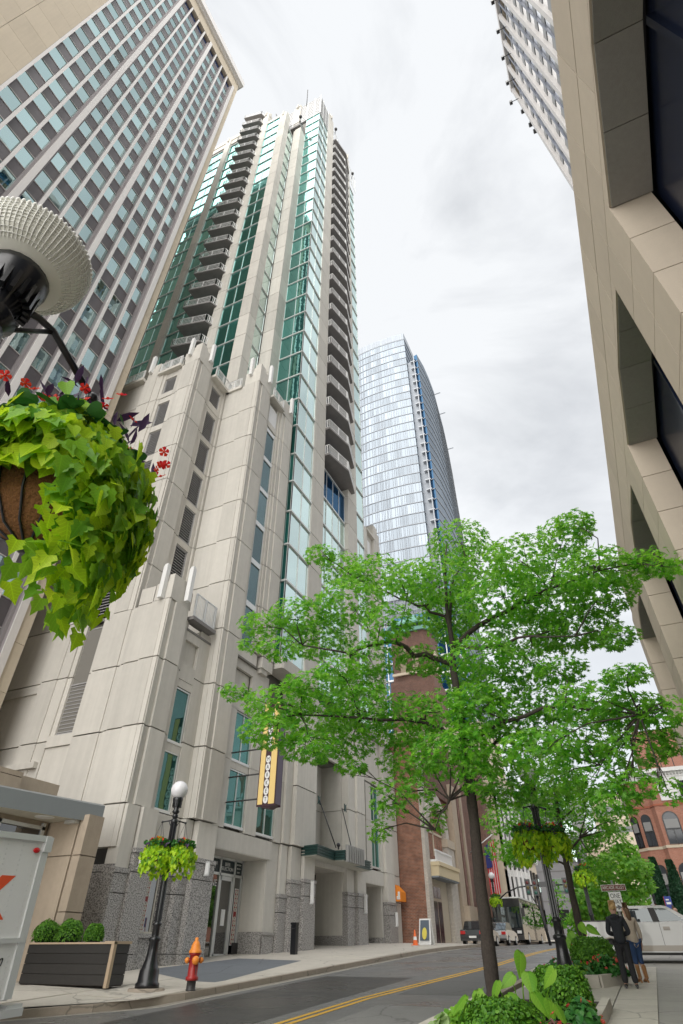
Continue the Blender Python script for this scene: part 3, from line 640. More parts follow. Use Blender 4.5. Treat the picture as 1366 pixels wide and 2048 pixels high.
# M2: corner (-16.3,21), street face x=-16.3
for nm,x0,x1,y0,y1 in (('corner_rib',-16.62,-16.34,20.98,21.06),('corner_rib',-16.6,-16.38,21.06,21.4),('pier_panel',-16.7,-16.3,21.4,22.48),('wall_panel',-16.7,-16.42,22.48,22.7),('wall_panel',-16.7,-16.5,22.7,22.9),('wall_panel',-16.7,-16.5,23.95,24.15),('corner_rib',-16.7,-16.42,24.15,24.4),('corner_rib',-16.7,-16.34,24.4,24.82),('pier_panel',-16.7,-16.28,24.82,25.95)):
    column(nm,x0,x1,y0,y1,PF if y0>22.4 else ALLP)
for nm,x0,x1,y0,y1 in (('corner_rib',-16.68,-16.4,20.93,21.02),('pier_panel',-17.68,-16.68,20.9,21.15),('wall_panel',-19.2,-17.68,21.0,21.2)):
    column(nm,x0,x1,y0,y1,ALLP if x1>-18 else PF)
for z0,z1 in zip(PF[:-1],PF[1:]):
    if z0>30:
        bx('blind_window',-16.6,-16.5,22.92,23.93,30.7,32.4,WHITE,C); cb('wall_panel',-16.7,-16.48,22.9,23.95,z0+.02,30.68)
    else:
        o=MB().box(-16.7,-16.5,22.9,23.95,z1-.5,z1-.16).box(-16.6,-16.52,22.9,22.94,z0-.1,z1-.5).box(-16.6,-16.52,23.91,23.95,z0-.1,z1-.5).obj('window',ALU,C,(-16.6,22.9,z0))
        bx('pane',-16.6,-16.56,22.94,23.91,z0-.15,z1-.5,G_SLATE,o)
MB().box(-16.7,-16.05,22.6,24.3,32.85,33.1).obj('terrace_ledge',CONC,C); railing([(-16.15,22.7),(-16.15,24.2)],33.1,.95,C,8).obj('terrace_railing',WHITE,C)
crest([(-17.6,-16.3,20.95,22.5,33.02,34.4),(-17.3,-16.35,21.0,22.0,34.4,34.8),(-16.9,-16.4,21.05,21.7,34.8,35.2)])
pinlight(-17.1,20.83,33.9,35.8); pinlight(-16.17,22.1,33.9,35.85)
crest([(-17.2,-16.28,24.4,25.95,33.02,34.3),(-17,-16.3,24.6,25.4,34.3,34.75)]); pinlight(-16.15,25.4,33.8,35.5)
# below z=13 on M2: plain band with a sunk panel and tall shop windows
cb('band_panel',-16.8,-16.52,22.5,24.6,12.3,12.97); MB().box(-16.9,-16.48,22.55,24.6,12.2,12.3).obj('band_ledge',CORE,C)
cb('wall_panel',-16.8,-16.62,22.5,22.8,9.7,12.2); cb('wall_panel',-16.8,-16.62,24.55,26.2,9.7,12.2); cb('wall_panel',-16.8,-16.62,22.8,24.55,11.75,12.2); cb('wall_panel',-16.9,-16.85,22.8,24.55,9.7,11.75); cb('wall_panel',-16.8,-16.62,22.5,28.3,9.62,9.72)
MB().box(-16.75,-16.3,24.85,25.95,12.35,12.98).box(-16.75,-16.4,24.95,25.6,12.1,12.35).obj('pier_corbel',CONC,C)
# glazed bay ledge of the tower over the street
MB().prism([(-16.9,26.15),(-15.85,26.15),(-15.75,26.3),(-15.75,29.15),(-16.9,29.15)],12.75,13.42).obj('bay_ledge',CONC,C)
# M0: low corner block
for nm,x0,x1,y0,y1 in (('corner_rib',-17.05,-16.79,17.36,17.42),('corner_rib',-17.1,-16.86,17.42,17.75),('pier_panel',-17.1,-16.75,17.75,18.66),('wall_panel',-17.1,-16.86,18.66,18.88),('wall_panel',-17.1,-16.94,18.88,19.07),('wall_panel',-17.1,-16.94,20.1,20.95)):
    column(nm,x0,x1,y0,y1,P1[:3]+[12.55 if y0>18.6 else 13.0])
for nm,x0,x1,y0,y1 in (('corner_rib',-17.05,-16.82,17.3,17.42),('pier_panel',-17.85,-17.05,17.28,17.6),('wall_panel',-18.75,-17.85,17.36,17.6),('corner_rib',-19.0,-18.75,17.42,17.65),('corner_rib',-19.25,-19.0,17.5,17.7),('pier_panel',-20.75,-19.25,17.45,17.7)):
    column(nm,x0,x1,y0,y1,[2.9]+P1)
cb('wall_panel',-18.75,-17.9,17.36,17.6,13.02,13.9)
crest([(-17.8,-16.8,17.32,18.8,13.02,13.95),(-17.6,-16.85,17.36,18.3,13.95,14.35)]); pinlight(-17.28,17.18,13.0,14.75); pinlight(-16.62,18.28,13.2,15.05)
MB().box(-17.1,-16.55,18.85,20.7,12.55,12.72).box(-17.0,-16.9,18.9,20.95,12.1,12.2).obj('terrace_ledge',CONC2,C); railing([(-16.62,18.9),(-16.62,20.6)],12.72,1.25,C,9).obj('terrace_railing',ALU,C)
cb('niche_back',-17.2,-17.1,19.07,20.2,10.15,12.1); cb('wall_panel',-17.1,-16.94,19.07,20.1,11.66,12.1); cb('wall_panel',-17.1,-16.94,19.07,20.1,9.75,10.5)
def shopwin(y0,y1,z0,z1,x=-17.0,n=1,m=None,fr=ALU):
    m=m or G_TEAL; o=MB(); f=.05
    o.box(x-.1,x+.02,y0,y1,z1-f,z1).box(x-.1,x+.05,y0-.03,y1+.03,z0-.06,z0+f).box(x-.1,x,y0,y0+f,z0,z1).box(x-.1,x,y1-f,y1,z0,z1)
    for i in range(1,n): o.box(x-.1,x+.01,y0+(y1-y0)*i/n-.02,y0+(y1-y0)*i/n+.02,z0,z1)
    w=o.obj('window',fr,C,(x,y0,z0))
    for i in range(n): bx('pane',x-.06,x-.04,y0+(y1-y0)*i/n+.03,y0+(y1-y0)*(i+1)/n-.03,z0+f,z1-f,m,w)
    return w
shopwin(19.08,20.05,7.05,9.35); shopwin(19.08,20.05,4.42,6.65); cb('window_spandrel',-17.15,-16.98,19.07,20.1,6.66,7.02); cb('window_head',-17.15,-16.96,19.07,20.1,9.4,9.74)
# upper shop floor along the street
for y0,y1,n in ((23.45,25.08,2),(26.16,27.87,2),(39.1,40.1,1),(41.15,42.7,2)):
    shopwin(y0,y1,4.5,6.87,x=-16.72,n=n); shopwin(y0,y1,7.28,9.6,x=-16.72,n=n); cb('window_spandrel',-16.85,-16.7,y0,y1,6.9,7.25)
MB().box(-17.35,-17.3,17.6,21,4.4,12.4).obj('inner_wall',CORE,C)
for y0,y1 in ((22.5,23.4),(25.13,26.1),(27.92,28.55),(38.9,39.05),(40.15,41.1),(42.75,43.2)): cb('pier_panel',-16.9,-16.6,y0,y1,4.34,7.2); cb('pier_panel',-16.9,-16.6,y0,y1,7.22,9.6)
column('pier_panel',-16.9,-16.45,28.57,29.3,[4.34,9.9,13]); column('pier_panel',-16.9,-16.2,29.3,31.7,[4.34,7.2,10.1,13.0]); column('pier_panel',-16.9,-16.3,36.5,37.6,[4.34,7.2,10.1,13]); column('pier_panel',-16.9,-16.15,37.6,38.9,[4.34,7.2,10.1,13])
column('pier_panel',-16.9,-16.4,43.2,44.7,[2.7,4.3,7.2,10.1,13]); column('pier_panel',-16.9,-16.55,44.7,46.2,[-.2,2.7,4.3,7.2,10.1,13])
column('wall_panel',-16.9,-16.7,28.3,46,[9.75,13])
# pylon at the far end of the podium
for nm,x0,x1,y0,y1 in (('pier_panel',-16.7,-16.2,40.35,41.2),('wall_panel',-16.7,-16.45,41.2,43.0),('pier_panel',-16.7,-16.2,43.0,44.6)): column(nm,x0,x1,y0,y1,PF)
bx('blind_window',-16.5,-16.42,41.5,42.4,30.4,32.1,WHITE,C); crest([(-17.4,-16.2,43.0,44.5,33.02,34.2),(-17.2,-16.25,43.2,44.2,34.2,34.9)]); MB().box(-16.7,-16.1,41.1,43.1,32.85,33.1).obj('terrace_ledge',CONC,C)
# --- ground floor: pillars, granite, recesses
def pil(y0,y1,x,zc,base=-1.2,xb=-17.2):
    """concrete pillar with granite cladding and a granite cap"""
    cb('pillar',xb,x-.06,y0+.04,y1-.04,zc,4.3)
    bx('granite_panel',xb,x,y0,y1,base,-.1,GRAN,C) if base<-.6 else None
    b0=-.08 if base<-.6 else base
    bx('granite_panel',xb,x,y0,y1,b0,zc-.75,GRAN,C); bx('granite_panel',xb,x,y0,y1,zc-.72,zc-.17,GRAN,C); bx('granite_cap',xb,x+.04,y0-.03,y1+.03,zc-.15,zc,GRAN,C)
pil(17.32,18.05,-16.62,2.3,-1.3); pil(18.05,19.0,-16.5,2.95,-1.3); pil(20.1,20.75,-16.85,2.45,-1.2); pil(20.75,21.35,-16.6,2.45,-1.2); pil(21.35,22.75,-16.36,2.98,-1.2)
MB().box(-19.3,-16.7,17.3,17.6,2.18,2.4).obj('granite_cap',GRAN,C)
for a,b_ in ((-1.3,.0),(.03,2.15)):
    bx('granite_panel',-17.72,-16.66,17.28,17.5,a,b_,GRAN,C); bx('granite_panel',-19.3,-17.75,17.34,17.5,a,b_,GRAN,C)
cb('wall_panel',-17.2,-16.8,19.0,20.1,2.4,4.28); bx('granite_panel',-17.2,-16.6,19.0,20.1,-1.2,.35,GRAN,C); MB().box(-17.1,-16.5,18.98,20.12,.36,.48).obj('granite_sill',GRAN,C)
shopwin(19.05,20.05,.5,2.38,x=-16.9,m=G_SHOP,fr=mat('cream frame',(.6,.57,.5),.6))
pil(28.57,29.3,-16.5,2.2,-1); pil(29.3,30.4,-16.3,2.85,-1); pil(30.4,31.7,-16.12,2.95,-1); pil(36.5,37.65,-16.4,2.78,-1); pil(37.65,39.1,-16.2,2.78,-1); pil(43.2,44.7,-16.3,2.63,-1)
cb('pillar',-17.2,-16.7,27.5,28.57,-.1,4.3); bx('granite_panel',-17.25,-16.66,27.5,28.5,-1,.55,GRAN,C); bx('granite_cap',-17.25,-16.62,27.47,28.55,.57,.68,GRAN,C)
# recessed shop entrances (side walls, soffit, back glazing)
def recess(y0,y1,zh,xb,door=None):
    cb('recess_side',xb-.1,-16.75,y1,y1+.25,.7,zh); bx('granite_panel',xb-.1,-16.72,y1-.03,y1+.22,-1,.695,GRAN,C)
    cb('recess_side',xb-.1,-16.75,y0-.25,y0,-1,zh); MB().box(xb-.1,-16.65,y0,y1,zh,zh+.05).obj('recess_soffit',CONC,C)
    cb('recess_lintel',-16.95,-16.62,y0-.5,y1+.3,zh+.03,4.3)
recess(23.0,27.46,3.5,-18.05); recess(31.75,36.45,3.75,-18.6); recess(39.15,42.9,3.48,-18.2)
S=MB(); X0=-18.03
for y in (23.02,24.35,25.5,26.72,27.4): S.box(X0-.06,X0+.06,y-.045,y+.045,-.5,3.5)
for z in (2.83,): S.box(X0-.06,X0+.06,23,27.44,z-.05,z+.05)
S.box(X0-.06,X0+.06,23,27.44,3.42,3.5); sf=S.obj('storefront',ALU,C,(X0,23,-.4))
for y0,y1 in ((23.06,24.3),(24.4,25.45),(26.77,27.36)):
    bx('pane',X0-.02,X0,y0,y1,-.4,2.78,G_SHOP,sf)
for y0,y1 in ((23.06,24.3),(24.4,25.45),(25.55,26.67),(26.77,27.36)): bx('sign_panel',X0-.02,X0+.01,y0,y1,2.9,3.4,mat('dark green sign panel',(.012,.025,.03),.4,rnd=0),sf)
S=MB().box(X0-.03,X0+.05,25.56,25.68,-.4,2.76).box(X0-.03,X0+.05,26.54,26.66,-.4,2.76).box(X0-.03,X0+.05,25.6,26.6,2.6,2.76).box(X0-.03,X0+.05,25.6,26.6,-.4,-.1); S.obj('door',ALU,C); bx('door_glass',X0-.02,X0,25.68,26.54,-.1,2.6,G_SHOP,C); bx('notice',X0+.0,X0+.01,26.0,26.3,.9,1.5,WHITE,C)
WT=mat('white lettering',(.75,.75,.72),.6,rnd=0); RD=mat('dark red banner',(.26,.02,.02),.5,rnd=0); OV=mat('cream oval',(.66,.63,.56),.6,rnd=0); CRM=mat('amber sign face',(.80,.58,.22),.5,rnd=0); PLUM=mat('plum sign edge',(.05,.02,.03),.4,rnd=0); PURP=mat('purple grey sign side',(.11,.085,.13),.5,rnd=0)
RX,UP=(0,1,0),(0,0,1)
text('BEER\nSELECTION',.2,WT,sf,(X0+.015,26.1,3.15),RX,UP); text('GROCERY\n\nFROZEN\n\nDAIRY',.085,WT,sf,(X0+.015,27.07,3.15),RX,UP); text('DINNER\nDELI',.17,WT,sf,(X0+.015,24.95,3.15),RX,UP)
text('WINE',.36,WT,sf,(X0+.015,24.92,2.45),RX,UP)
def banner(x,yc,z0,z1,word,w,par,m=RD,face=RX,cap=True):
    n=len(word); q=MB(); fx=Vector(face); nrm=fx.cross(Vector(UP))
    def P(u,z,d=0): return Vector((x,yc,0))+fx*u+Vector((0,0,z))+nrm*d
    MB().extr([P(-w/2,z0),P(w/2,z0),P(w/2,z1),P(-w/2,z1)],nrm*.006).obj('banner',WT,par,(x,yc,z0))
    MB().extr([P(-w*.36,z0+.04,.007),P(w*.36,z0+.04,.007),P(w*.36,z1-.04,.007),P(-w*.36,z1-.04,.007)],nrm*.004).obj('banner_field',m,par,(x,yc,z0))
    st=(z1-z0-.1)/n; q=MB()
    for i,ch in enumerate(word):
        if ch==' ': continue
        zc=z1-.05-st*(i+.5); q.extr([P(w*.3*math.cos(a),zc+st*.47*math.sin(a),.012) for a in np.linspace(0,2*math.pi,14,endpoint=False)],nrm*.004)
    q.obj('letter_ovals',OV,par,(x,yc,z0))
    for i,ch in enumerate(word):
        if ch!=' ': text(ch,st*.8,DARK,par,P(0,z1-.05-st*(i+.5),.018),face,UP,ext=.002,sx=.8)
banner(X0+.02,27.07,.2,2.35,'URBAN MARKET',.34,sf); banner(-16.9,19.5,.55,2.32,'URBAN MARKET',.26,C)
bx('menu_board',X0+.1,X0+.14,26.95,27.4,-.42,.3,DARK,C)
# dark glazing of the hotel entry and second recess, and the tall slot above the marquee
for nm,a in (('entry_glazing',(-18.55,-18.5,31.8,36.4,-.3,3.7)),('entry_glazing',(-18.1,-18.05,39.2,42.85,-.2,3.45)),('slot_glazing',(-18.2,-18.15,31.75,34.0,4.5,9.6))): bx(nm,*a,G_SHOP if nm[0]=='e' else G_AQUA2,C)
cb('slot_wall',-18.3,-18.2,31.7,36.5,4.34,7.1); cb('slot_wall',-18.3,-18.2,31.7,36.5,7.13,10); cb('slot_side',-18.2,-16.75,36.3,36.5,4.34,7.1); cb('slot_side',-18.2,-16.75,36.3,36.5,7.13,10)
MB().box(-18.4,-17.2,31.8,32.9,2.9,3.6).obj('entry_beam',CONC,C)
# wall sconces
for x,y,z0,z1 in ((-16.44,18.3,2.3,2.82),(-16.3,22.1,2.4,2.9),(-16.06,31.1,1.9,2.92),(-16.14,38.5,1.8,2.8),(-16.24,44.2,1.3,2.1)):
    o=MB().box(x-.02,x+.14,y-.05,y+.05,z0+.04,z1-.04).obj('wall_light',WHITE,C,(x,y,z0)); MB().box(x-.06,x+.12,y-.06,y+.06,z0,z0+.05).box(x-.06,x+.12,y-.06,y+.06,z1-.05,z1).obj('light_bracket',ALU,o,(x,y,z0))
# marquee over the entry
Mq=thing('marquee','dark green ribbed marquee with grey fins hung on two rods over the hotel entry','marquee',(-16.3,34,3.9))
pl=[(-16.4,30.5),(-15.35,30.25),(-15.55,32.85),(-14.95,32.85),(-14.95,35.4),(-15.6,35.5),(-15.6,38.2),(-16.4,38.4)]
GRN=mat('dark green metal',(.022,.062,.055),.4,noise=((3,.1),),rnd=0)
MB().prism(pl,4.0,4.45).obj('marquee_body',GRN,Mq)
MB().prism([(x+(.04 if x<-16 else -.05),y) for x,y in pl],3.94,4.0).obj('marquee_soffit',mat('pale soffit',(.5,.5,.45),.7),Mq)
for z in (3.98,4.11,4.24,4.37):
    MB().prism([(x+(.06 if x>-16 else 0),y+(-.06 if y<34 else .06)) for x,y in pl],z,z+.07).obj('rib',GRN,Mq)
for i in range(8): MB().box(-14.92,-14.76,32.95+i*.32,33.09+i*.32,3.9,4.72).obj('fin',mat('grey fin',(.30,.30,.29),.5),Mq)
for y,ys,zs in ((32.3,31.9,6.9),(34.6,35.6,7.1)):
    MB().tube([(-15.2,y,4.5),(-16.35 if ys>35 else -16.1,ys,zs)],.03,6).obj('hanger_rod',BLK,Mq)
    MB().extr([(-16.15,ys+.22*math.cos(a)*(1 if i%2 else .4),zs+.32*math.sin(a)*(1 if i%2 else .4)) for i,a in enumerate(np.linspace(0,2*math.pi,8,endpoint=False))],(.05,0,0)).obj('star_anchor',GRN,Mq)
for y in (32.5,34.6): MB().ell((-15.15,y,4.66),(.11,.15,.11),8,6).box(-15.18,-15.12,y-.03,y+.03,4.43,4.66).obj('spotlight',BLK,Mq)
# blade sign
Bs=thing('blade_sign','tall amber and plum blade sign with letters in ovals spelling a market name','sign',(-14.3,23.3,5.0))
hexp=[(-14.78,23.18),(-13.95,23.18),(-13.8,23.35),(-13.95,23.6),(-14.78,23.6)]
MB().box(-14.78,-13.86,23.16,23.62,5.05,9.6).obj('sign_box',PURP,Bs); MB().extr([(-14.78,23.16,5.05),(-14.55,23.16,4.95),(-14.2,23.16,4.9),(-13.86,23.16,5.05)],(0,.46,0)).obj('sign_foot',PLUM,Bs)
for yy,s in ((23.13,-1),(23.65,1)):
    MB().box(-14.8,-13.86,min(yy,yy-s*.04),max(yy,yy-s*.04),4.98,9.6).obj('sign_edge',PLUM,Bs)
    for a,b_ in ((-14.75,-14.5),(-14.2,-13.9)): MB().box(a,b_,min(yy,yy+s*.02),max(yy,yy+s*.02),5.06,9.55).obj('sign_face',CRM,Bs)
word='URBAN MARKET'; st=.335
for i,ch in enumerate(word):
    if ch==' ': continue
    zc=5.25+st*(len(word)-1-i)
    MB().extr([(-14.35+.125*math.cos(a),23.128,zc+.16*math.sin(a)) for a in np.linspace(0,2*math.pi,16,endpoint=False)],(0,-.01,0)).obj('letter_oval',WHITE,Bs)
    text(ch,.24,DARK,Bs,(-14.35,23.112,zc),(1,0,0),UP,ext=.003,sx=.75)
for z in (5.35,6.4,7.5): MB().tube([(-16.6,23.35,z),(-14.75,23.35,z)],.035,6).obj('bracket',DARK,Bs)
# small orange shop sign on the far pillar
os_=thing('orange_sign','small orange box sign on the last concrete pier before the brick wall','sign',(-16.3,45.3,3.2))
MB().extr([(-16.5,44.75,2.75),(-16.0,44.75,2.75),(-16.0,44.75,3.3),(-16.5,44.75,3.75)],(0,1.1,0)).obj('sign_box',mat('orange panel',(.85,.26,.02),.6,rnd=0),os_)
MB().box(-16.2,-16.05,44.72,44.75,2.85,3.3).box(-16.3,-16.2,44.72,44.75,2.85,3.05).obj('white_mark',WT,os_)
# ================================================================ tan stone office building on the right
B=thing('stone_office_building','tan stone street wall of deep open bays with grey soffits, close on the right side','building',(2.6,11,gz(11)))
XF=2.27; PW=[(-4.9,-.55),(.97,5.33),(6.86,11.15),(12.7,16.95),(18.6,22.44)]
JY=[-4.6+1.195*k for k in range(24)]; g=.008
def rb(y0,y1,z0,z1,nm='facade_panel',x1=2.9): bx(nm,XF,x1,y0+g,y1-g,z0+g,z1-g,TAN,B)
for k in range(23):
    y0,y1=JY[k],JY[k+1]; rb(y0,min(y1,23.6),10.62,11.88)
    rb(y0,y1,9.62,10.6)
bx('facade_panel',XF,2.9,22.9,23.6-g,9.62,10.6,TAN,B)
# head of each bay: two shallow sloping stones, grey soffit, stone piers in metre courses
for i,(a,b_) in enumerate(PW):
    m=(a+b_)/2
    for p0,z0,p1,z1 in ((a,9.32,m,9.6),(m,9.6,b_,9.32)):
        MB().extr([(XF,p0+.004,z0),(XF,p1-.004,z1),(XF,p1-.004,9.615),(XF,p0+.004,9.615)],(.6,0,0)).obj('head_stone',TAN,B)
    n=4
    for j in range(n):
        u0,u1=a+(b_-a)*j/n,a+(b_-a)*(j+1)/n
        f=lambda y:9.32+.28*(1-abs(y-m)/((b_-a)/2))
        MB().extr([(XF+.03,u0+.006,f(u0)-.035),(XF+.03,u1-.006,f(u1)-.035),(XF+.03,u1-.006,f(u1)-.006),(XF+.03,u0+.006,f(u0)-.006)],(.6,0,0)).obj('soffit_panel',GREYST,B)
    MB().box(2.98,3.02,a-.1,b_+.1,-1.6,9.7).obj('bay_glazing',NAVYG,B)
    for z in (7.0,4.2,1.4): MB().box(2.9,3.0,a,b_,z,z+.16).obj('transom',NAVY,B)
    MB().box(2.92,3.0,m-.05,m+.05,-1.6,9.5).obj('mullion',NAVYG,B)
    if i<4:
        c,d=b_,PW[i+1][0]
        for z0,z1 in [(8.3,9.615)]+[(8.3-.99*(k+1),8.3-.99*k) for k in range(10)]:
            rb(c,(c+d)/2,z0,z1,'pier_stone',2.88); rb((c+d)/2,d,z0,z1,'pier_stone',2.88)
for z0,z1 in [(8.3,9.615)]+[(8.3-.99*(k+1),8.3-.99*k) for k in range(10)]: rb(22.44,23.6,z0,z1,'pier_stone',2.88)
MB().box(2.9,11,-5,23.55,9.7,11.7).box(3.6,11,-5,23.5,-1.6,9.7).box(2.6,11,23.5,23.58,-1.6,11.8).obj('building_core',mat('dark backing',(.05,.05,.055),.9,rnd=0),B)
MB().box(XF+.02,2.88,-4.6,23.58,11.89,11.93).obj('coping',DARK,B)
# the tower standing behind it
Rt=thing('white_fin_tower','white gridded office tower with close vertical fins, upper right above the tan stone wall','tower',(14,20,gz(20)))
MB().box(12.4,40,-30,31.9,8,96.4).obj('tower_core',mat('pale backing',(.4,.4,.4),.8),Rt)
fp=[32.07-2.9*k for k in range(9)]
for k,y in enumerate(fp):
    MB().box(11.9,12.5,y-.26,y+.26,8,96.6).obj('fin',FIN,Rt)
    MB().box(12.1,12.5,y-1.45-.1,y-1.45+.1,8,95.4).obj('thin_fin',mat('steel blue fin',(.22,.24,.30),.4,metal=.3),Rt)
MB().box(11.85,40,-30,32.35,95.9,96.9).obj('roof_coping',FIN,Rt)
for j in range(15):
    z0=50.4+3.78*(j-4)
    if z0>91: break
    for k in range(8):
        for (a,b_) in ((fp[k+1]+.3,fp[k]-1.6),(fp[k]-1.3,fp[k]-.3)):
            bx('window',12.3,12.38,a,b_,z0,z0+2.3,G_RT,Rt)
q=MB()
for j in range(15): z0=50.4+3.78*(j-4); q.box(12.25,12.4,fp[8],32,z0+2.32,z0+3.75)
q.obj('spandrel_band',mat('grey white spandrel',(.27,.28,.29),.4),Rt)
grd=MB(); 
for k in range(8):
    a,b_=fp[k+1]+.3,fp[k]-.3
    for z in np.arange(91.6,94.3,.3): grd.box(12.2,12.3,a,b_,z,z+.08)
    for y in np.arange(a,b_,.3): grd.box(12.2,12.3,y,y+.08,91.6,94.3)
grd.obj('brown_grille',mat('brown grille',(.2,.16,.11),.7),Rt); MB().box(12.31,12.36,-30,32,91.5,94.4).obj('grille_back',mat('tan grille back',(.33,.28,.2),.8),Rt); MB().box(12.3,12.36,fp[8],32,94.5,95.9).obj('clerestory',G_DEEP,Rt)
for y in (31.6,29.2,26.3,23.4,20.4,17.5): MB().tube([(11.9,y,90.6),(11.0,y,90.6)],.05,5).box(10.7,11.05,y-.2,y+.2,90.2,90.75).obj('floodlight',BLK,Rt)
for y,z in ((32.5,91),(32.6,86),(32.4,83)): MB().tube([(12.2,y-.3,z),(12.2,y+.9,z)],.05,5).box(12.0,12.4,y+.8,y+1.2,z-.2,z+.3).obj('floodlight',BLK,Rt)
# ================================================================ curved glass tower
K=thing('glass_tower','curved pale blue glass high-rise with fine floor lines, beyond the condominium','tower',(-33,120,gz(110)))
LFp=[(-44.5,109.5),(-43.1,109.3),(-41.1,109.08),(-39.2,109.0),(-37.4,108.98),(-35.7,109.0),(-33.5,109.08),(-31.4,109.2),(-29.3,109.45),(-27.1,109.75)]
RFp=[(-27.1,109.75),(-26.95,114.5),(-26.9,119.7)]
RVp=[(-24.6,110.3),(-23.5,110.0),(-22.9,115.4),(-22.8,120.8),(-23.0,127.6),(-24.0,137.2),(-24.8,145),(-26.2,155),(-28.3,168.5),(-31.5,185)]
FZ=[30+3.43*k for k in range(41)]
def fpan(pa,pb,z0,z1,m,nm,par,off=0):
    a,b_=Vector((*pa,0)),Vector((*pb,0)); t=(b_-a).normalized(); n=Vector((t.y,-t.x,0))*off
    return MB().add([(a.x+n.x,a.y+n.y,z0),(b_.x+n.x,b_.y+n.y,z0),(b_.x+n.x,b_.y+n.y,z1),(a.x+n.x,a.y+n.y,z1)],[(0,1,2,3)]).obj(nm,m,par,((a.x+b_.x)/2,(a.y+b_.y)/2,z0))
def sub(pa,pb,s,e): return (tuple(pa[i]+(pb[i]-pa[i])*s for i in (0,1)),tuple(pa[i]+(pb[i]-pa[i])*e for i in (0,1)))
for ring,z0,nm in ((LFp,32,'window'),):
    for k,z in enumerate(FZ[:-1]):
        if z<64: continue
        for i in range(len(ring)-1):
            fpan(ring[i],ring[i+1],z+.22,FZ[k+1]-.02,G_BLUE,'window',K)
bandm=MB(); mull=MB(); rv=MB(); rwin=MB()
for k,z in enumerate(FZ):
    for ring,top in ((LFp,167.2),(RFp,167.2),(RVp,152.4)):
        if z>top or z<40: continue
        for a,b_ in zip(ring[:-1],ring[1:]):
            t=(Vector(b_)-Vector(a)).normalized(); n=Vector((t.y,-t.x))*.12
            bandm.add([(a[0]+n.x,a[1]+n.y,z),(b_[0]+n.x,b_[1]+n.y,z),(b_[0]+n.x,b_[1]+n.y,z+.24),(a[0]+n.x,a[1]+n.y,z+.24)],[(0,1,2,3)])
            bandm.add([(a[0],a[1],z),(b_[0],b_[1],z),(b_[0]+n.x,b_[1]+n.y,z),(a[0]+n.x,a[1]+n.y,z)],[(0,3,2,1)])
    if k<len(FZ)-1 and z>40:
        for ring,top,tgt in ((RFp,166,rwin),(RVp,151,rv)):
            if z<top:
                for i,(a,b_) in enumerate(zip(ring[:-1],ring[1:])):
                    tgt.add([(a[0],a[1],z+.22),(b_[0],b_[1],z+.22),(b_[0],b_[1],FZ[k+1]),(a[0],a[1],FZ[k+1])],[(0,1,2,3)])
                    if tgt is rv and i==0: tgt.m[-1]=1
random.seed(3)
for i in range(len(LFp)-1):
    for s in (.0,.34,.5,.78):
        if s and random.random()<.25: continue
        a,_=sub(LFp[i],LFp[i+1],s,1); mull.box(a[0]-.045,a[0]+.045,a[1]-.1,a[1]+.02,60,167)
K2=mat('grey mullion',(.26,.285,.32),.5,rnd=0)
bandm.obj('floor_band',mat('pale floor band',(.27,.29,.32),.5,rnd=0),K); mull.obj('mullions',K2,K)
rwin.obj('side_glazing',G_BLUE,K); rv.obj('curved_glazing',[G_BLUE,G_DEEP],K)
crow=MB()
for a,b_ in zip(LFp[:-1],LFp[1:]): crow.add([(a[0],a[1]-.05,163.5),(b_[0],b_[1]-.05,163.5),(b_[0],b_[1]-.05,167.3),(a[0],a[1]-.05,167.3)],[(0,1,2,3)])
for a,b_ in zip(RFp[:-1],RFp[1:]): crow.add([(a[0]+.05,a[1],163.5),(b_[0]+.05,b_[1],163.5),(b_[0]+.05,b_[1],167.3),(a[0]+.05,a[1],167.3)],[(0,1,2,3)])
crow.obj('crown_screen',mat('crown metal',(.30,.33,.37),.4,metal=.3),K)
MB().prism([(x,y+.3) for x,y in LFp]+[(-27.2,119.6),(-44.5,119.6)],40,166.5).prism([(x-.2,y+.2) for x,y in RVp]+[(-40,185),(-40,112)],40,151.5).obj('tower_core',K2,K)
sl=MB()
for z in FZ[3:36]: sl.box(-25.8,-24.3,109.6,111,z,z+.35)
sl.box(-24.75,-24.55,109.5,110.2,40,152); sl.obj('notch_balconies',mat('pale slab edge',(.4,.42,.45),.6),K)
MB().box(-26.9,-24.6,111,112,40,152).obj('notch_glazing',G_DEEP,K)
for x,y,z in ((-23.0,127,151.6),(-24.0,136.5,151.6),(-26.2,155,151.6)): MB().box(x-2,x+2.2,y,y+.25,z,z+.25).obj('roof_beam',K2,K)
# blue glass base of that tower
Kb=thing('blue_glass_block','deep blue glass block with white sun shades between the brick tower and the pale tower','building',(-30,98,.8))
MB().box(-40,-21.2,98,106,0,52).obj('block_core',G_DEEP,Kb)
for z in np.arange(20,52,3.4): MB().box(-40,-21,97.6,98,z,z+.3).box(-21.2,-20.8,98,106,z,z+.3).obj('floor_band',WHITE,Kb)
for x in np.arange(-39,-21,2.0): MB().box(x-.08,x+.08,97.8,98,0,52).obj('mullion',WHITE,Kb)
MB().box(-33,-24,97.7,104,52,53.5).obj('roof_screen',G_DEEP,Kb)
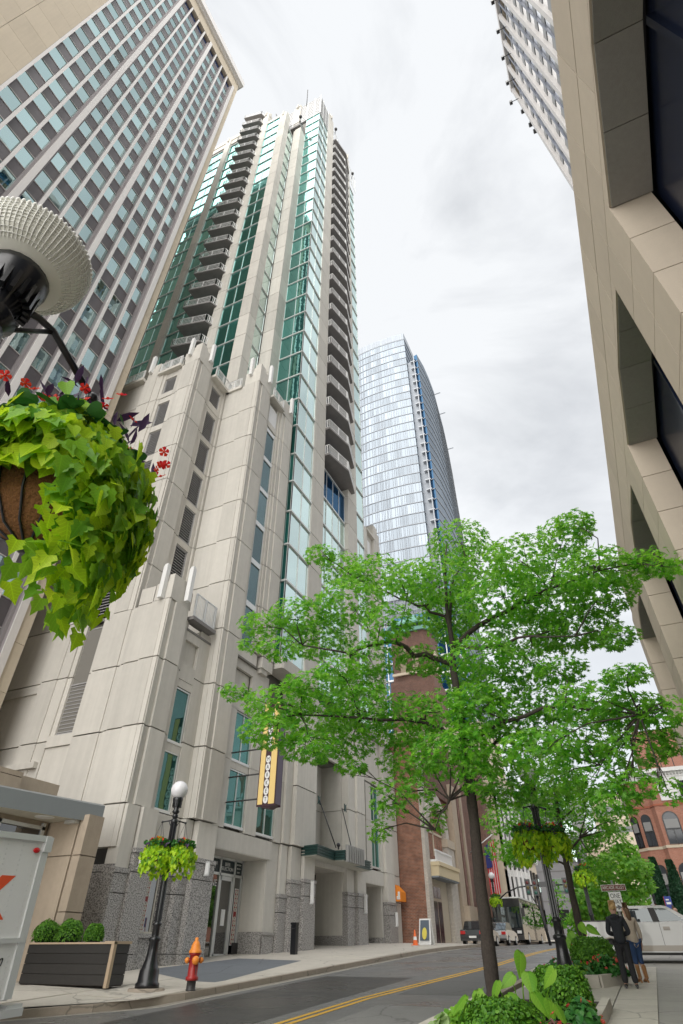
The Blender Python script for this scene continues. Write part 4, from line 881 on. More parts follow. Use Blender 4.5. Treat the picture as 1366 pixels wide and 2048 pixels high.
# brick bell tower with a copper roof
Bt=thing('brick_bell_tower','square dark brick bell tower with chamfered top under a green copper cornice','tower',(-25,84,.7))
oct_=lambda w,c:[(-25-w+c,80.3+3.5-w),(-25+w-c,83.8-w),(-25+w,83.8-w+c),(-25+w,83.8+w-c),(-25+w-c,83.8+w),(-25-w+c,83.8+w),(-25-w,83.8+w-c),(-25-w,83.8-w+c)]
MB().prism(oct_(3.3,.9),33,41.2).prism(oct_(3.6,.0) if False else oct_(3.55,.3),0,33).obj('shaft',BRICK2,Bt)
MB().prism(oct_(3.65,1.0),41.2,41.8).prism(oct_(3.9,1.1),42.4,42.8).obj('copper_cornice',COPPER,Bt); MB().prism(oct_(3.35,.95),41.8,42.4).obj('copper_frieze',mat('dark copper',(.03,.06,.055),.6),Bt)
o=MB(); base=oct_(3.7,1.05); o.add([(x,y,42.8) for x,y in base]+[(-25,83.8,46.0)],[(i,(i+1)%8,8) for i in range(8)]); o.obj('copper_roof',COPPER,Bt)
for x in (-26.6,-24.6): MB().box(x,x+1.0,80.3,80.5,34.4,38.4).obj('belfry_louvre',mat('tan louvre',(.3,.25,.17),.8),Bt); 
MB().box(-21.85,-21.5,82.6,84.4,34.4,38.2).box(-28,-22,80.1,80.4,33.9,34.3).obj('sill',LIME,Bt)
# ================================================================ brick and whitewashed front beyond the condo
Ch=thing('arched_brick_building','old building with bare red brick side wall and white arched front with balcony','building',(-16,51,gz(51)))
MB().box(-24,-14.72,46.5,57.3,-.6,14).obj('brick_wall',BRICK,Ch)
MB().box(-14.72,-14.45,46.55,47.45,-.2,14).obj('front_pier',WBRICK,Ch)
MB().box(-14.72,-14.3,52.1,54.1,.2,6.75).obj('column',WBRICK,Ch); MB().box(-14.72,-14.2,52.0,54.2,6.75,7.35).obj('capital',mat('carved stone',(.5,.43,.34),.9,noise=((6,.2),),bump=1,bscale=12),Ch)
q=MB(); n=10
pts=[( -14.35,50-2.3*math.cos(math.pi*i/n),7.35+2.2*math.sin(math.pi*i/n)) for i in range(n+1)]; out=[(-14.35,50-3.2*math.cos(math.pi*i/n),7.35+3.1*math.sin(math.pi*i/n)) for i in range(n+1)]
for i in range(n): q.extr([pts[i],out[i],out[i+1],pts[i+1]],(-.4,0,0))
q.obj('arch',WBRICK,Ch)
MB().box(-14.72,-14.4,47.5,57.3,10.4,14).obj('upper_wall',BRICK2,Ch); MB().box(-14.8,-14.74,47.6,52.2,5.9,9.5).obj('arched_window',G_SHOP,Ch); MB().box(-14.76,-14.66,49.4,49.6,5.9,9.5).box(-14.76,-14.66,47.5,52.1,7.4,7.55).obj('window_frame',LIME,Ch)
bal=MB().box(-14.7,-14.0,47.5,52.1,5.3,5.45).box(-14.1,-14.0,47.5,52.1,6.0,6.12)
for y in np.arange(47.6,52.1,.22): bal.box(-14.09,-14.03,y,y+.1,5.4,6.0)
bal.obj('balcony',WHITE,Ch)
MB().box(-14.72,-13.85,47.5,53.2,4.4,5.25).box(-14.72,-13.75,47.45,53.25,5.05,5.3).obj('entablature',mat('cream paint',(.62,.52,.34),.7),Ch); MB().box(-14.7,-13.9,47.5,53.1,4.3,4.4).obj('soffit',mat('blue grey boards',(.22,.25,.28),.7),Ch)
MB().box(-14.78,-14.68,47.6,52.0,.2,4.3).obj('entry_wall',mat('cream boards',(.5,.44,.34),.8),Ch); MB().box(-14.7,-14.62,47.9,50.2,.3,4.0).obj('door_frame',LIMB,Ch)
for a,b_,z0,z1 in ((48.0,48.9,.4,2.9),(49.1,50.0,.4,2.9),(48.1,49.0,3.1,3.8),(49.1,49.9,3.1,3.8)): MB().box(-14.66,-14.6,a,b_,z0,z1).obj('door_glass',mat('maroon glass',(.05,.012,.02),.2),Ch)
MB().box(-14.72,-14.1,54.3,55.9,.2,12).box(-14.72,-13.6,54.4,57,.2,2.9).obj('stone_buttress',LIMB,Ch)
# brown brick church with steps
Cb=thing('brick_church','brown brick church wall with tall stone buttress strips beside the white arched front','building',(-15,62,gz(62)))
MB().box(-26,-14.9,57.5,69,-.2,16).obj('brick_wall',BRICK2,Cb)
for y in (57.6,59.0): MB().box(-14.9,-14.45,y,y+.75,.3,15).obj('buttress',brickmat('buttress brick',(.22,.10,.08),(.16,.08,.06),(.3,.22,.18)) if 'buttress brick' not in MATS else MATS['buttress brick'],Cb)
MB().box(-14.95,-14.3,58.4,58.9,3,14).obj('stone_strip',LIMB,Cb); MB().box(-14.9,-14.2,60.5,69,.2,2.3).obj('stone_base',LIMB,Cb)
st=MB()
for i in range(6): st.box(-14.2+.0,-13.9+.3*(5-i),59.5,66,gz(62)+.1+.17*i,gz(62)+.27+.17*i)
st.obj('steps',LIMB,Cb)
r=MB()
for i in range(26):
    y=57.6+.34*i; zb=gz(60)+.9+.75*(1-abs(i-4)/22); r.box(-13.1,-13.05,y,y+.05,zb-.9,zb+.35)
r.bar((-13.08,57.6,gz(60)+2.0),(-13.08,66.3,gz(60)+1.3),.06); r.obj('iron_railing',BLK,Cb)
MB().prism([(-14.9,66),(-14.0,66.4),(-13.7,67.5),(-14,68.7),(-14.9,69)],.2,16).obj('round_turret',BRICK2,Cb)
# further buildings on the left
Fb=thing('curved_corner_building','ornate stone building with a rounded glazed corner and tall arched windows, far up the street','building',(-14,76,.9))
MB().box(-30,-13.2,69.5,80,0,22).obj('wall',LIME,Fb); cv=[(-13.2,69.6)]+[(-13.2+1.5*math.sin(a),71+6*(1-math.cos(a))*.9) for a in np.linspace(0,1.4,7)]+[(-13.2,80)]
for z0,z1,m,nm in ((0,3.2,LIMB,'base'),(3.4,6.2,G_SHOP,'shop_glazing'),(6.2,6.8,WHITE,'curved_cornice'),(7,10.3,mat('muted glazing',(.16,.155,.16),.4),'banner_glazing'),(10.3,10.8,WHITE,'cornice'),(11,15,G_SHOP,'upper_glazing'),(15,16,LIME,'parapet')): MB().prism(cv,z0,z1).obj(nm,m,Fb)
for i,a in enumerate(np.linspace(.1,1.35,6)): x,y=-13.2+1.55*math.sin(a),71+6*(1-math.cos(a))*.9; MB().box(x-.1,x+.12,y-.12,y+.12,3.2,15).obj('pilaster',WHITE,Fb)
for y in (70.6,73.4): MB().box(-12.0,-11.9,y,y+.8,7.2,10).obj('poster_panel',mat('grey poster',(.3,.29,.32),.7,noise=((2,.5),)),Fb)
Pb=thing('pediment_building','small cream classical building with a triangular pediment far up the street','building',(-14,88,1))
MB().box(-24,-13.2,82,92,0,9.5).obj('wall',LIME,Pb); MB().extr([(-13.2,82,9.5),(-13.2,92,9.5),(-13.2,87,12.6)],(-4,0,0)).obj('pediment',LIME,Pb)
MB().box(-13.3,-12.9,81.8,92.2,9.2,9.7).bar((-13.0,81.9,9.6),(-13.0,87,12.8),.3).bar((-13.0,87,12.8),(-13.0,92.1,9.6),.3).obj('cornice',WHITE,Pb)
for y in (83,85.5,88,90.5): MB().box(-13.2,-13.0,y,y+1,2,8).obj('window',G_SHOP,Pb)
Gb=thing('grey_flat_block','plain grey rendered block with small square windows closing the far end of the street','building',(-16,112,1.2))
MB().box(-26,-7.5,112,125,0,21.5).obj('wall',mat('grey render',(.27,.265,.27),.9,noise=((.5,.05),)),Gb)
for z in (3.3,7.4,11.4,15.4,19):
    for x in (-20.2,-16.6,-13.0,-9.6): MB().box(x-.75,x+.75,111.9,112,z,z+1.8).obj('window',G_AQUA if z>5 else G_SHOP,Gb)
for y in (114,117,120): 
    for z in (3.3,7.4,11.4,15.4): MB().box(-7.5,-7.42,y,y+1.3,z,z+1.8).obj('window',G_SHOP,Gb)
jn=MB()
for z in (6.2,10.2,14.2,18.2): jn.box(-26,-7.5,111.96,112,z,z+.06)
jn.obj('joint_line',CORE,Gb)
Lb=thing('low_cream_building','low cream stone building with a flat cornice behind the second tree','building',(-3,108,1.2))
MB().box(-7.0,3,108,118,0,14.5).obj('wall',LIME,Lb); MB().box(-7.3,3.3,107.6,118,11.5,12.3).obj('cornice',LIMB,Lb)
for x in (-5.6,-2.8,0): MB().box(x-.6,x+.6,107.92,108,5.2,8).obj('window',G_SHOP,Lb)
Ob=thing('pale_distant_block','pale concrete block with rows of windows behind the street trees','building',(1,140,1.5))
MB().box(-6.5,12,140,155,0,26).obj('wall',LIME,Ob)
for z in np.arange(6,25,4): MB().box(-6,11.5,139.9,140,z,z+1.8).obj('window_band',G_SHOP,Ob)
# red brick corner building on the right
Rb=thing('red_brick_building','salmon brick corner building with arched black sash windows and a white dentil cornice','building',(4,60,gz(60)))
S0=60.0; octp=[(.15,66),(.15,61.0),(.9,60.2),(2.0,59.9),(2.3,59.2),(9,59.2),(9,74),(.15,74)]
MB().prism(octp,-.3,12.3).obj('brick_wall',BRICK3,Rb)
MB().prism([(x-.05 if x<5 else x,y-.05) for x,y in octp],6.65,6.85).obj('sill_band',LIME,Rb); MB().prism([(x-.06 if x<5 else x,y-.06) for x,y in octp],9.75,9.9).obj('string_course',mat('brick course',(.38,.13,.08),.9),Rb)
def archwin(c,t,w,z0,z1):
    """arched sash window: c bottom centre, t wall direction"""
    c=Vector(c); t=Vector(t).normalized(); n=Vector((t.y,-t.x,0)); r=w/2
    def pts(r_,e,top): return [c+t*(-r_)+Vector((0,0,-e)),c+t*r_+Vector((0,0,-e))]+[c+t*r_*math.cos(a)+Vector((0,0,top-r_+r_*math.sin(a))) for a in np.linspace(0,math.pi,9)]
    H=z1-z0
    o=MB().extr(pts(r,0,H),n*.06).obj('window',BLK,Rb,tuple(c)); MB().extr([p+n*.062 for p in pts(r-.09,-.09,H-.09)],n*.012).obj('pane',mat('dusky pane',(.05,.055,.065),.08),o,tuple(c))
    m=c+Vector((0,0,H*.45)); MB().obox(m+n*.09,t,Vector((0,0,1)),n,r-.05,.05,.03).obox(c+n*.09+Vector((0,0,H*.22)),Vector((0,0,1)),t,n,H*.22,.03,.03).obj('sash_bar',BLK,o,tuple(c))
    MB().extr([m+n*.076+t*(-r+.1),m+n*.076+t*(r-.1),m+n*.076+t*(r-.1)+Vector((0,0,H*.3)),m+n*.076-t*(r-.1)+Vector((0,0,H*.3))],n*.004).obj('blind',mat('grey blind',(.3,.3,.3),.8),o,tuple(c))
for (cx,cy_,tx,ty) in ((.42,60.72,.75,-.8),(1.35,60.06,1.1,-.3),(3.2,59.2,1,0),(5,59.2,1,0),(7,59.2,1,0)):
    for z0,z1 in ((6.9,9.3),(3.0,5.6)): archwin((cx,cy_,z0),(tx,ty,0),.8 if cx<3 else 1.25,z0,z1)
MB().prism([(x-.35 if x<5 else x,y-.35) for x,y in octp],12.3,12.6).prism([(x-.15 if x<5 else x,y-.15) for x,y in octp],11.9,12.3).obj('cornice',WHITE,Rb)
dn=MB()
for i in range(26): dn.box(2.2+i*.26,2.35+i*.26,58.92,59.1,12.05,12.28)
for i in range(12): dn.box(-.08,.05,61+i*.4,61.2+i*.4,12.05,12.28)
dn.obj('dentils',mat('grey dentil',(.4,.4,.38),.8),Rb); MB().box(3.0,9,59.1,59.2,10.1,11.9).obj('white_panel',WHITE,Rb); MB().box(4.6,6.0,59.0,59.12,10.3,11.5).obj('window',G_SHOP,Rb)
railing([(.0,68),(.0,60.9),(.9,60.0),(8.9,59.1)],12.6,1.0,Rb,1.0,.03).obj('roof_railing',DARK,Rb); MB().box(2.4,9,61.5,72,12.6,16.5).obj('penthouse',BRICK3,Rb)
# ================================================================ street lamps and baskets
def lamp(label,x,y,zb,h,globe,arms=((0,1),(0,-1)),al=.36,group='black street lamps with globes',gr=.25,za=3.62):
    L_=thing('street_lamp',label,'street lamp',(x,y,zb),group)
    prof=[(.30,0),(.30,.09),(.26,.12),(.245,.34),(.21,.40),(.16,.55),(.135,.7),(.125,.92),(.15,.95),(.15,1.0),(.105,1.03)]
    MB().lathe([(0,0)]+prof,12,(x,y,zb)).obj('base',BLK,L_)
    q=MB().lathe([(.095,1.03),(.09,1.25),(.12,1.27),(.12,1.31),(.075,1.33),(.062,h-.72),(.085,h-.70),(.085,h-.64),(.055,h-.62)],14,(x,y,zb))
    for a in range(8): q.box(x+.076*math.cos(a*.785)-.012,x+.076*math.cos(a*.785)+.012,y+.076*math.sin(a*.785)-.012,y+.076*math.sin(a*.785)+.012,zb+1.35,zb+h-.75)
    q.obj('post',BLK,L_)
    q=MB().lathe([(.055,h-.62),(.11,h-.56),(.075,h-.5),(.085,h-.42),(.13,h-.33),(.15,h-.24),(.15,h-.2),(.12,h-.18),(0,h-.18)],20,(x,y,zb))
    for a in np.linspace(0,2*math.pi,20,endpoint=False): q.obox((x+.118*math.cos(a),y+.118*math.sin(a),zb+h-.34),(0,0,1),(math.cos(a),math.sin(a),0),(-math.sin(a),math.cos(a),0),.10,.018,.009)
    q.obj('fitter',BLK,L_)
    z0=zb+h-.2
    if globe=='ball': MB().ell((x,y,z0+.23),(gr,gr,gr),24,14).obj('globe',GLOBE,L_)
    else:
        n=96; prof=[(.13,0),(.2,.02),(.255,.07),(.285,.14),(.292,.20),(.29,.235),(.25,.29),(.17,.40),(.07,.5),(0,.52)]
        MB().lathe([(r*.99*1.0,z) for r,z in prof],64,(x,y,z0)).obj('globe',PRISMG,L_)
        q=MB()
        for k in range(72):
            a=2*math.pi*k/72; q.tube([(x+(r+.002)*math.cos(a),y+(r+.002)*math.sin(a),z0+z) for r,z in prof[1:6]],.0032,4,cap=False)
        for r,z in ((.22,.035),(.24,.055),(.255,.075),(.265,.095),(.275,.115),(.283,.135),(.288,.155),(.292,.175),(.293,.195)): q.tube([(x+r*math.cos(a),y+r*math.sin(a),z0+z) for a in np.linspace(0,2*math.pi,49)],.003,4,cap=False)
        q.obj('prismatic_ribs',RIBG,L_)
        q=MB()
        for k in range(72):
            a=2*math.pi*k/72; q.ell((x+.292*math.cos(a),y+.292*math.sin(a),z0+.222),(.011,.011,.018),6,4)
        q.obj('rim_beads',RIBG,L_)
    for ax,ay in arms:
        p=[(x,y,zb+za),(x+ax*al*.3,y+ay*al*.3,zb+za+.05),(x+ax*al*.45,y+ay*al*.45,zb+za+.04),(x+ax*al,y+ay*al,zb+za-.20*(al>.5))]
        e=p[-1]; MB().tube(p,.019,8).ell(e,(.034,.034,.034),8,6).tube([(x,y,zb+za-.25),(x+ax*al*.45,y+ay*al*.45,zb+za+.03)],.013,6).obj('bracket_arm',BLK,L_)
    MB().lathe([(.085,za-.02),(.1,za),(.1,za+.06),(.085,za+.08)],12,(x,y,zb)).obj('collar',BLK,L_)
    return L_
GLOBE=mat('frosted globe',(.72,.71,.74),.25,spec=.5,rnd=0)
def gl_(n,c,a):
    m=mat(n,c,.12,spec=.6,rnd=0); b=m.node_tree.nodes['Principled BSDF']; b.inputs['Transmission Weight'].default_value=a; b.inputs['IOR'].default_value=1.25; return m
PRISMG=gl_('prismatic lamp glass',(.88,.88,.80),.12); RIBG=gl_('glass ribs',(.92,.92,.86),.1)
COIR=mat('coir liner',(.22,.10,.035),1,noise=((12,.3),(80,.3)),bump=1,bscale=60,rnd=0)
def basket(label,x,y,z,s,nleaf,hang,trail=1.0,seed=1,group='hanging flower baskets'):
    """flower basket whose rim is at z, hung by chains from `hang`"""
    rng=np.random.default_rng(seed); o=thing('hanging_basket',label,'flower basket',(x,y,z),group)
    r=.26*s
    q=MB().lathe([(0,-.30*s),(.05*s,-.295*s),(.13*s,-.25*s),(.21*s,-.14*s),(r,0),(r*.9,.0),(0,-.02)],20,(x,y,z)); q.obj('coir_liner',COIR,o)
    q=MB()
    for a in np.linspace(0,2*math.pi,12,endpoint=False): q.tube([(x+R_*math.cos(a),y+R_*math.sin(a),z+Z_) for R_,Z_ in ((.04*s,-.305*s),(.14*s,-.255*s),(.22*s,-.14*s),(r+.006,0))],.006*s,5,cap=False)
    q.tube([(x+r*1.02*math.cos(a),y+r*1.02*math.sin(a),z) for a in np.linspace(0,2*math.pi,25)],.009*s,5,cap=False); q.ell((x,y,z-.31*s),(.05*s,.05*s,.02*s),8,5)
    q.obj('wire_frame',BLK,o)
    q=MB()
    for a in (0,2.1,4.2): q.tube([(x+r*math.cos(a),y+r*math.sin(a),z),hang],.005,5)
    q.obj('chain',BLK,o)
    return o,rng
def bleaves(o,x,y,z,s,rng,n,size,kind='lobed',trail=1.0,mats=None,nm='foliage',prof=None,single=None,bias=None,open_=False):
    """mounding top and trailing skirt of vine leaves"""
    mats=mats or [LF_LIME,LF_MID]
    P=[];Nn=[];Tp=[]
    for i in range(n):
        a=rng.uniform(0,2*math.pi); t=rng.uniform()
        if bias is not None and rng.uniform()<.45: a=bias+rng.normal()*.6
        if t<.35: # mound
            e=rng.uniform(.05,1); rr=.34*s*math.sqrt(e); zz=.20*s*(1-e)+.05*s*rng.normal()
            nn=(math.cos(a)*.6,math.sin(a)*.6,.8); tp=(math.cos(a),math.sin(a),-.25)
        else:     # skirt
            am=(a+math.pi)%(2*math.pi)-math.pi
            d=rng.uniform()**1.3*(trail if not(open_ and (am<-.55 or am>2.0)) else .20)*(1+.25*math.sin(3*a+1)); rr=(.31+.13*math.sin(min(1,d/.25)*1.57)-.14*max(0,d-.35))*s*rng.uniform(.82,1.1); zz=.05*s-d*s
            nn=(math.cos(a),math.sin(a),.35); tp=(math.cos(a)*.3,math.sin(a)*.3,-1)
        P.append((x+rr*math.cos(a),y+rr*math.sin(a),z+zz)); Nn.append(nn); Tp.append(tp)
    P=np.array(P);Nn=np.array(Nn)+rng.normal(size=(n,3))*.3;Tp=np.array(Tp)+rng.normal(size=(n,3))*.35; sc=size*rng.uniform(.65,1.25,n)
    return P,Nn,Tp,sc
def flowers(o,x,y,z,s,rng,n,size,m,nm='flower',cone=True,ring=(0,.36)):
    P=[]
    for i in range(n):
        a=rng.uniform(0,2*math.pi); e=rng.uniform(ring[0],ring[1])*s; P.append((x+e*math.cos(a),y+e*math.sin(a),z+(.30-.55*(e/s)**1.5)*s+rng.normal()*.03*s))
    for p in P:
        me=FLM.get((size,m.name))
        if me is None:
            q=MB()
            for k in range(5):
                a=k*1.257; q.add([(0,0,0),(size*math.cos(a-.5),size*math.sin(a-.5),size*.3),(size*1.15*math.cos(a),size*1.15*math.sin(a),size*.15),(size*math.cos(a+.5),size*math.sin(a+.5),size*.3)],[(0,1,2,3)])
            q.ell((0,0,size*.2),(size*.3,size*.3,size*.3),6,4); me=FLM[(size,m.name)]=q.mesh(nm,[m])
        f=put(D.objects.new(nm,me),o,p); f.rotation_euler=(rng.normal()*.6,rng.normal()*.6,rng.uniform(0,6))
FLM={}
def spikes(o,x,y,z,s,rng,n,m,nm='purple_foliage',size=.13):
    a=rng.uniform(0,6.28,n); e=rng.uniform(.1,.40,n)*s; P=np.stack([x+e*np.cos(a),y+e*np.sin(a),z+.20*s-.3*e+rng.normal(size=n)*.06*s],1)
    T_=np.stack([np.cos(a)*.5,np.sin(a)*.5,np.ones(n)*.8],1)+rng.normal(size=(n,3))*.4; f=leaves(nm,P,rdir(n),T_,size*s*rng.uniform(.7,1.5,n),'blade',m,o); f['kind']='stuff'
def small_basket(label,x,y,z,s,hang,seed,trail=.75,group='hanging flower baskets'):
    o,rng=basket(label,x,y,z,s,0,hang,seed=seed,group=group)
    P,Nn,Tp,sc=bleaves(o,x,y,z,s,rng,900,.11*s,trail=trail)
    f=leaves('foliage',P,Nn,Tp,sc,'lobed',[LF_LIME,LF_MID],o,mi=(rng.uniform(size=len(P))<.3).astype(int)); f['kind']='stuff'
    n=320; a=rng.uniform(0,6.28,n); e=np.sqrt(rng.uniform(0,1,n))*.38*s; P=np.stack([x+e*np.cos(a),y+e*np.sin(a),z+(.30-.5*(e/s)**1.5)*s*rng.uniform(.5,1.05,n)],1)
    f=leaves('begonia_foliage',P,rdir(n)+np.array([0,0,1.]),rdir(n),.075*s*rng.uniform(.7,1.3,n),'heart',LF_BEG,o); f['kind']='stuff'
    flowers(o,x,y,z,s,rng,26,.035*s,RED); spikes(o,x,y,z,s,rng,80,LF_PUR)
    return o
# near lamp (upper left), its prismatic globe and big basket
NX,NY,NZ=-2.12,.64,-1.5
lamp('nearest street lamp, upper left, with a ribbed clear glass globe seen from below',NX,NY,NZ,4.4,'prism',arms=((.20,.98),),al=.56,za=4.0)
hx,hy,hz_=NX+.20*.56,NY+.98*.56,NZ+3.80
bo,rng=basket('largest hanging basket at the left edge, overflowing with lime vine leaves and red flowers',hx,hy,1.63,.98,0,(hx,hy,hz_),seed=5)
LM={}
def single_leaves(o,P,Nn,Tp,sc,kind,mats,nm='leaf'):
    V,F=leafshape(kind)
    for i in range(len(P)):
        m=mats[i%len(mats)]; k=(kind,m.name)
        if k not in LM:
            z3=np.zeros((1,3)); tmp=leaves(nm,z3,np.array([[0,0,1.]]),np.array([[0,1.,0]]),np.ones(1),kind,m); LM[k]=tmp.data; D.objects.remove(tmp)
        n=Vector(Nn[i]).normalized(); t=Vector(Tp[i]); t=(t-n*t.dot(n)).normalized(); s_=t.cross(n)
        ob=put(D.objects.new(nm,LM[k]),o,P[i]); M=Matrix((s_,t,n)).transposed()
        ob.rotation_euler=M.to_euler(); ob.scale=(sc[i],)*3
P,Nn,Tp,sc=bleaves(bo,hx,hy,1.75,1.0,rng,298,.092,trail=.62,bias=.5,open_=True); single_leaves(bo,P[:150],Nn[:150],Tp[:150],sc[:150],'lobed',[LF_LIME,LF_LIME,LF_MID,LF_MID,LF_LIME]); single_leaves(bo,P[150:],Nn[150:],Tp[150:],sc[150:],'heart',[LF_LIME,LF_MID,LF_LIME])
P,Nn,Tp,sc=bleaves(bo,hx,hy,1.76,1.0,rng,2100,.078,trail=.58,open_=True); f=leaves('inner_foliage',P,Nn,Tp,sc,'lobed',[LF_MID,LF_LIME],bo,mi=(rng.uniform(size=len(P))<.35).astype(int)); f['kind']='stuff'
n=520; a=rng.uniform(-3.1,-.3,n); dd=rng.uniform(-.14,.22,n); rr=.30+.06*rng.normal(size=n)*.5+.1*np.clip(dd,0,1); P=np.stack([hx+rr*np.cos(a),hy+rr*np.sin(a),1.75-dd],1); f=leaves('front_foliage',P,np.stack([np.cos(a),np.sin(a),.35+0*a],1)+rng.normal(size=(n,3))*.3,np.array([[0,0,-1.]])+rng.normal(size=(n,3))*.5,.09*rng.uniform(.7,1.25,n),'heart',[LF_LIME,LF_MID],bo,mi=(rng.uniform(size=n)<.3).astype(int)); f['kind']='stuff'
# long trailing strands on the street side
for k in range(20):
    a=-.35+.09*k; n=38; t=np.linspace(0,1,n); rr=.29+.09*np.sin(t*3)-.05*t+.02*rng.normal(size=n)
    ln=(.95,.80,1.0,.72,.9,.55,.6)[k%7]*rng.uniform(.75,1.0); P=np.stack([hx+rr*np.cos(a)+.05*rng.normal(size=n),hy+rr*np.sin(a)+.05*rng.normal(size=n),1.80-t*ln],1)
    f=leaves('trailing_vine',P,np.stack([np.cos(a)*np.ones(n),np.sin(a)*np.ones(n),.3*np.ones(n)],1)+rng.normal(size=(n,3))*.35,np.array([[0,0,-1.]])+rng.normal(size=(n,3))*.4,.085*rng.uniform(.7,1.25,n),'lobed',[LF_LIME,LF_MID],bo,mi=(rng.uniform(size=n)<.4).astype(int)); f['kind']='stuff'
flowers(bo,hx,hy,1.80,1.04,rng,60,.024,RED,ring=(.12,.44)); spikes(bo,hx,hy,1.84,1.04,rng,90,LF_PUR,size=.085)
n=160; a=rng.uniform(0,6.28,n); e=np.sqrt(rng.uniform(0,1,n))*.36; P=np.stack([hx+e*np.cos(a),hy+e*np.sin(a),2.0-.4*e+rng.normal(size=n)*.05],1); f=leaves('begonia_foliage',P,rdir(n)+np.array([0,0,1.]),rdir(n),.10*rng.uniform(.7,1.3,n),'heart',LF_BEG,bo); f['kind']='stuff'
# lamp across the street
Lx,Ly=-12.13,14.61; Lz=walkz(Lx,Ly)+.06
MB().lathe([(0,0),(.47,0),(.47,-.02),(.45,.07),(.43,.09),(0,.09)],20,(Lx,Ly,Lz-.09)).obj('lamp_plinth',KERB,lw,(Lx,Ly,Lz))
lamp('street lamp across the road, round white globe and two baskets, before granite pillars',Lx,Ly,Lz,4.52,'ball',arms=((.75,.66),(-.75,-.66)),al=.33,za=3.68)
for sg,lb in ((1,'right one of the two flower baskets on the lamp across the road'),(-1,'left one of the two flower baskets on the lamp across the road')):
    x,y=Lx+sg*.33*.75,Ly+sg*.33*.66; small_basket(lb,x,y,Lz+2.98,.98,(x,y,Lz+3.68),20+sg,trail=.62)
# lamp beside the tree on the right
Rx,Ry=-2.19,17.0; Rz=gz(Ry)+.12
lamp('street lamp behind the clipped bushes, its globe hidden in the tree leaves',Rx,Ry,Rz,4.5,'ball',arms=((.75,.66),(-.75,-.66)),al=.33,za=3.68)
for sg,lb in ((1,'right flower basket on the lamp beside the big tree, half hidden by leaves'),(-1,'left flower basket on the lamp beside the big tree, half hidden by leaves')):
    x,y=Rx+sg*.25,Ry+sg*.22; small_basket(lb,x,y,Rz+3.02,.98,(x,y,Rz+3.68),30+sg,trail=.6)
# far lamps
for x,y,lb,b1 in ((-2.75,34,'far street lamp left of the brown street name sign','flower basket on the far lamp left of the brown street name sign'),(-11.8,56,'far street lamp with an orange basket, beside the flag across the road','flower basket with orange flowers beside the flag across the road')):
    z=gz(y)+.13; lamp(lb,x,y,z,4.5,'ball',za=3.68); small_basket(b1,x+.1,y-.1,z+2.95,1.1,(x,y,z+3.68),int(40+x),trail=.5)
# ================================================================ small street things
hyx,hyy=-11.17,15.14; hz=walkz(hyx,hyy)
H=thing('fire_hydrant','red fire hydrant with an orange bonnet standing on the left pavement','fire hydrant',(hyx,hyy,hz))
HR=mat('red hydrant paint',(.33,.02,.018),.4,noise=((8,.15),),rnd=0); HO=mat('orange hydrant paint',(.75,.24,.03),.45,noise=((8,.15),),rnd=0)
MB().lathe([(0,0),(.13,0),(.13,.02),(.115,.03),(.115,.2),(.15,.2)],14,(hyx,hyy,hz)).obj('foot',DARK,H)
MB().lathe([(.115,.2),(.16,.2),(.16,.27),(.125,.29),(.12,.70),(.15,.71),(.15,.755),(.12,.76)],16,(hyx,hyy,hz)).obj('barrel',HR,H)
MB().lathe([(.165,.75),(.165,.79),(.13,.82),(.115,.90),(.07,.98),(.045,1.0),(.045,1.06),(.03,1.07),(0,1.07)],16,(hyx,hyy,hz)).obj('bonnet',HO,H)
for d,r_ in (((.75,-.66),.085),((-.66,-.75),.06),((.66,.75),.06)):
    p=Vector((hyx,hyy,hz+.60)); dv=Vector((*d,0)); MB().tube([p+dv*.08,p+dv*.16],r_*.8,12).obj('nozzle',HR,H); MB().tube([p+dv*.15,p+dv*.2,p+dv*.24],[r_*1.1,r_*1.1,r_*.5],12).obj('nozzle_cap',HO,H)
MB().tube([(hyx+.15,hyy-.1,hz+.5),(hyx+.17,hyy-.12,hz+.32)],.008,5).obj('chain',DARK,H)
pz=walkz(-15.9,29)
MB().box(-15.45,-15.2,28.0,28.25,-.2,1.0).box(-15.47,-15.18,27.98,28.27,.96,1.04).lathe([(.05,0),(.05,.03),(0,.03)],10,(-15.33,27.97,.8)).obj('ash_bin',BLK,None,(-15.3,28.1,pz)); tag(D.objects['ash_bin'],'slim black ash bin standing against the granite pillar','bin')
# dark planter box with three clipped shrubs
pz=walkz(-14.6,14.6)
Pl=thing('planter_box','long dark wooden planter box with three clipped shrubs beside the white truck','planter',(-14.7,14.6,pz))
WD=mat('dark stained wood',(.03,.028,.026),.5,noise=((2,.1),(12,.15)),streak=.1,rnd=.1); LW=mat('light wood edge',(.42,.32,.22),.7,rnd=.1)
for i in range(4): bx('plank',-16.3,-13.2,14.31,14.35,pz+.05+.215*i,pz+.255+.215*i,WD,Pl); bx('plank',-13.22,-13.18,14.35,14.9,pz+.05+.215*i,pz+.255+.215*i,WD,Pl)
MB().box(-16.3,-13.22,14.35,14.9,pz+.03,pz+.82).obj('soil',BARK,Pl); MB().box(-13.26,-13.16,14.28,14.38,pz,pz+.93).box(-13.5,-13.16,14.27,14.95,pz+.89,pz+.95).box(-16.3,-13.5,14.29,14.35,pz+.89,pz+.93).box(-16.3,-16.2,14.4,14.85,pz-.1,pz+.1).obj('corner_post',LW,Pl)
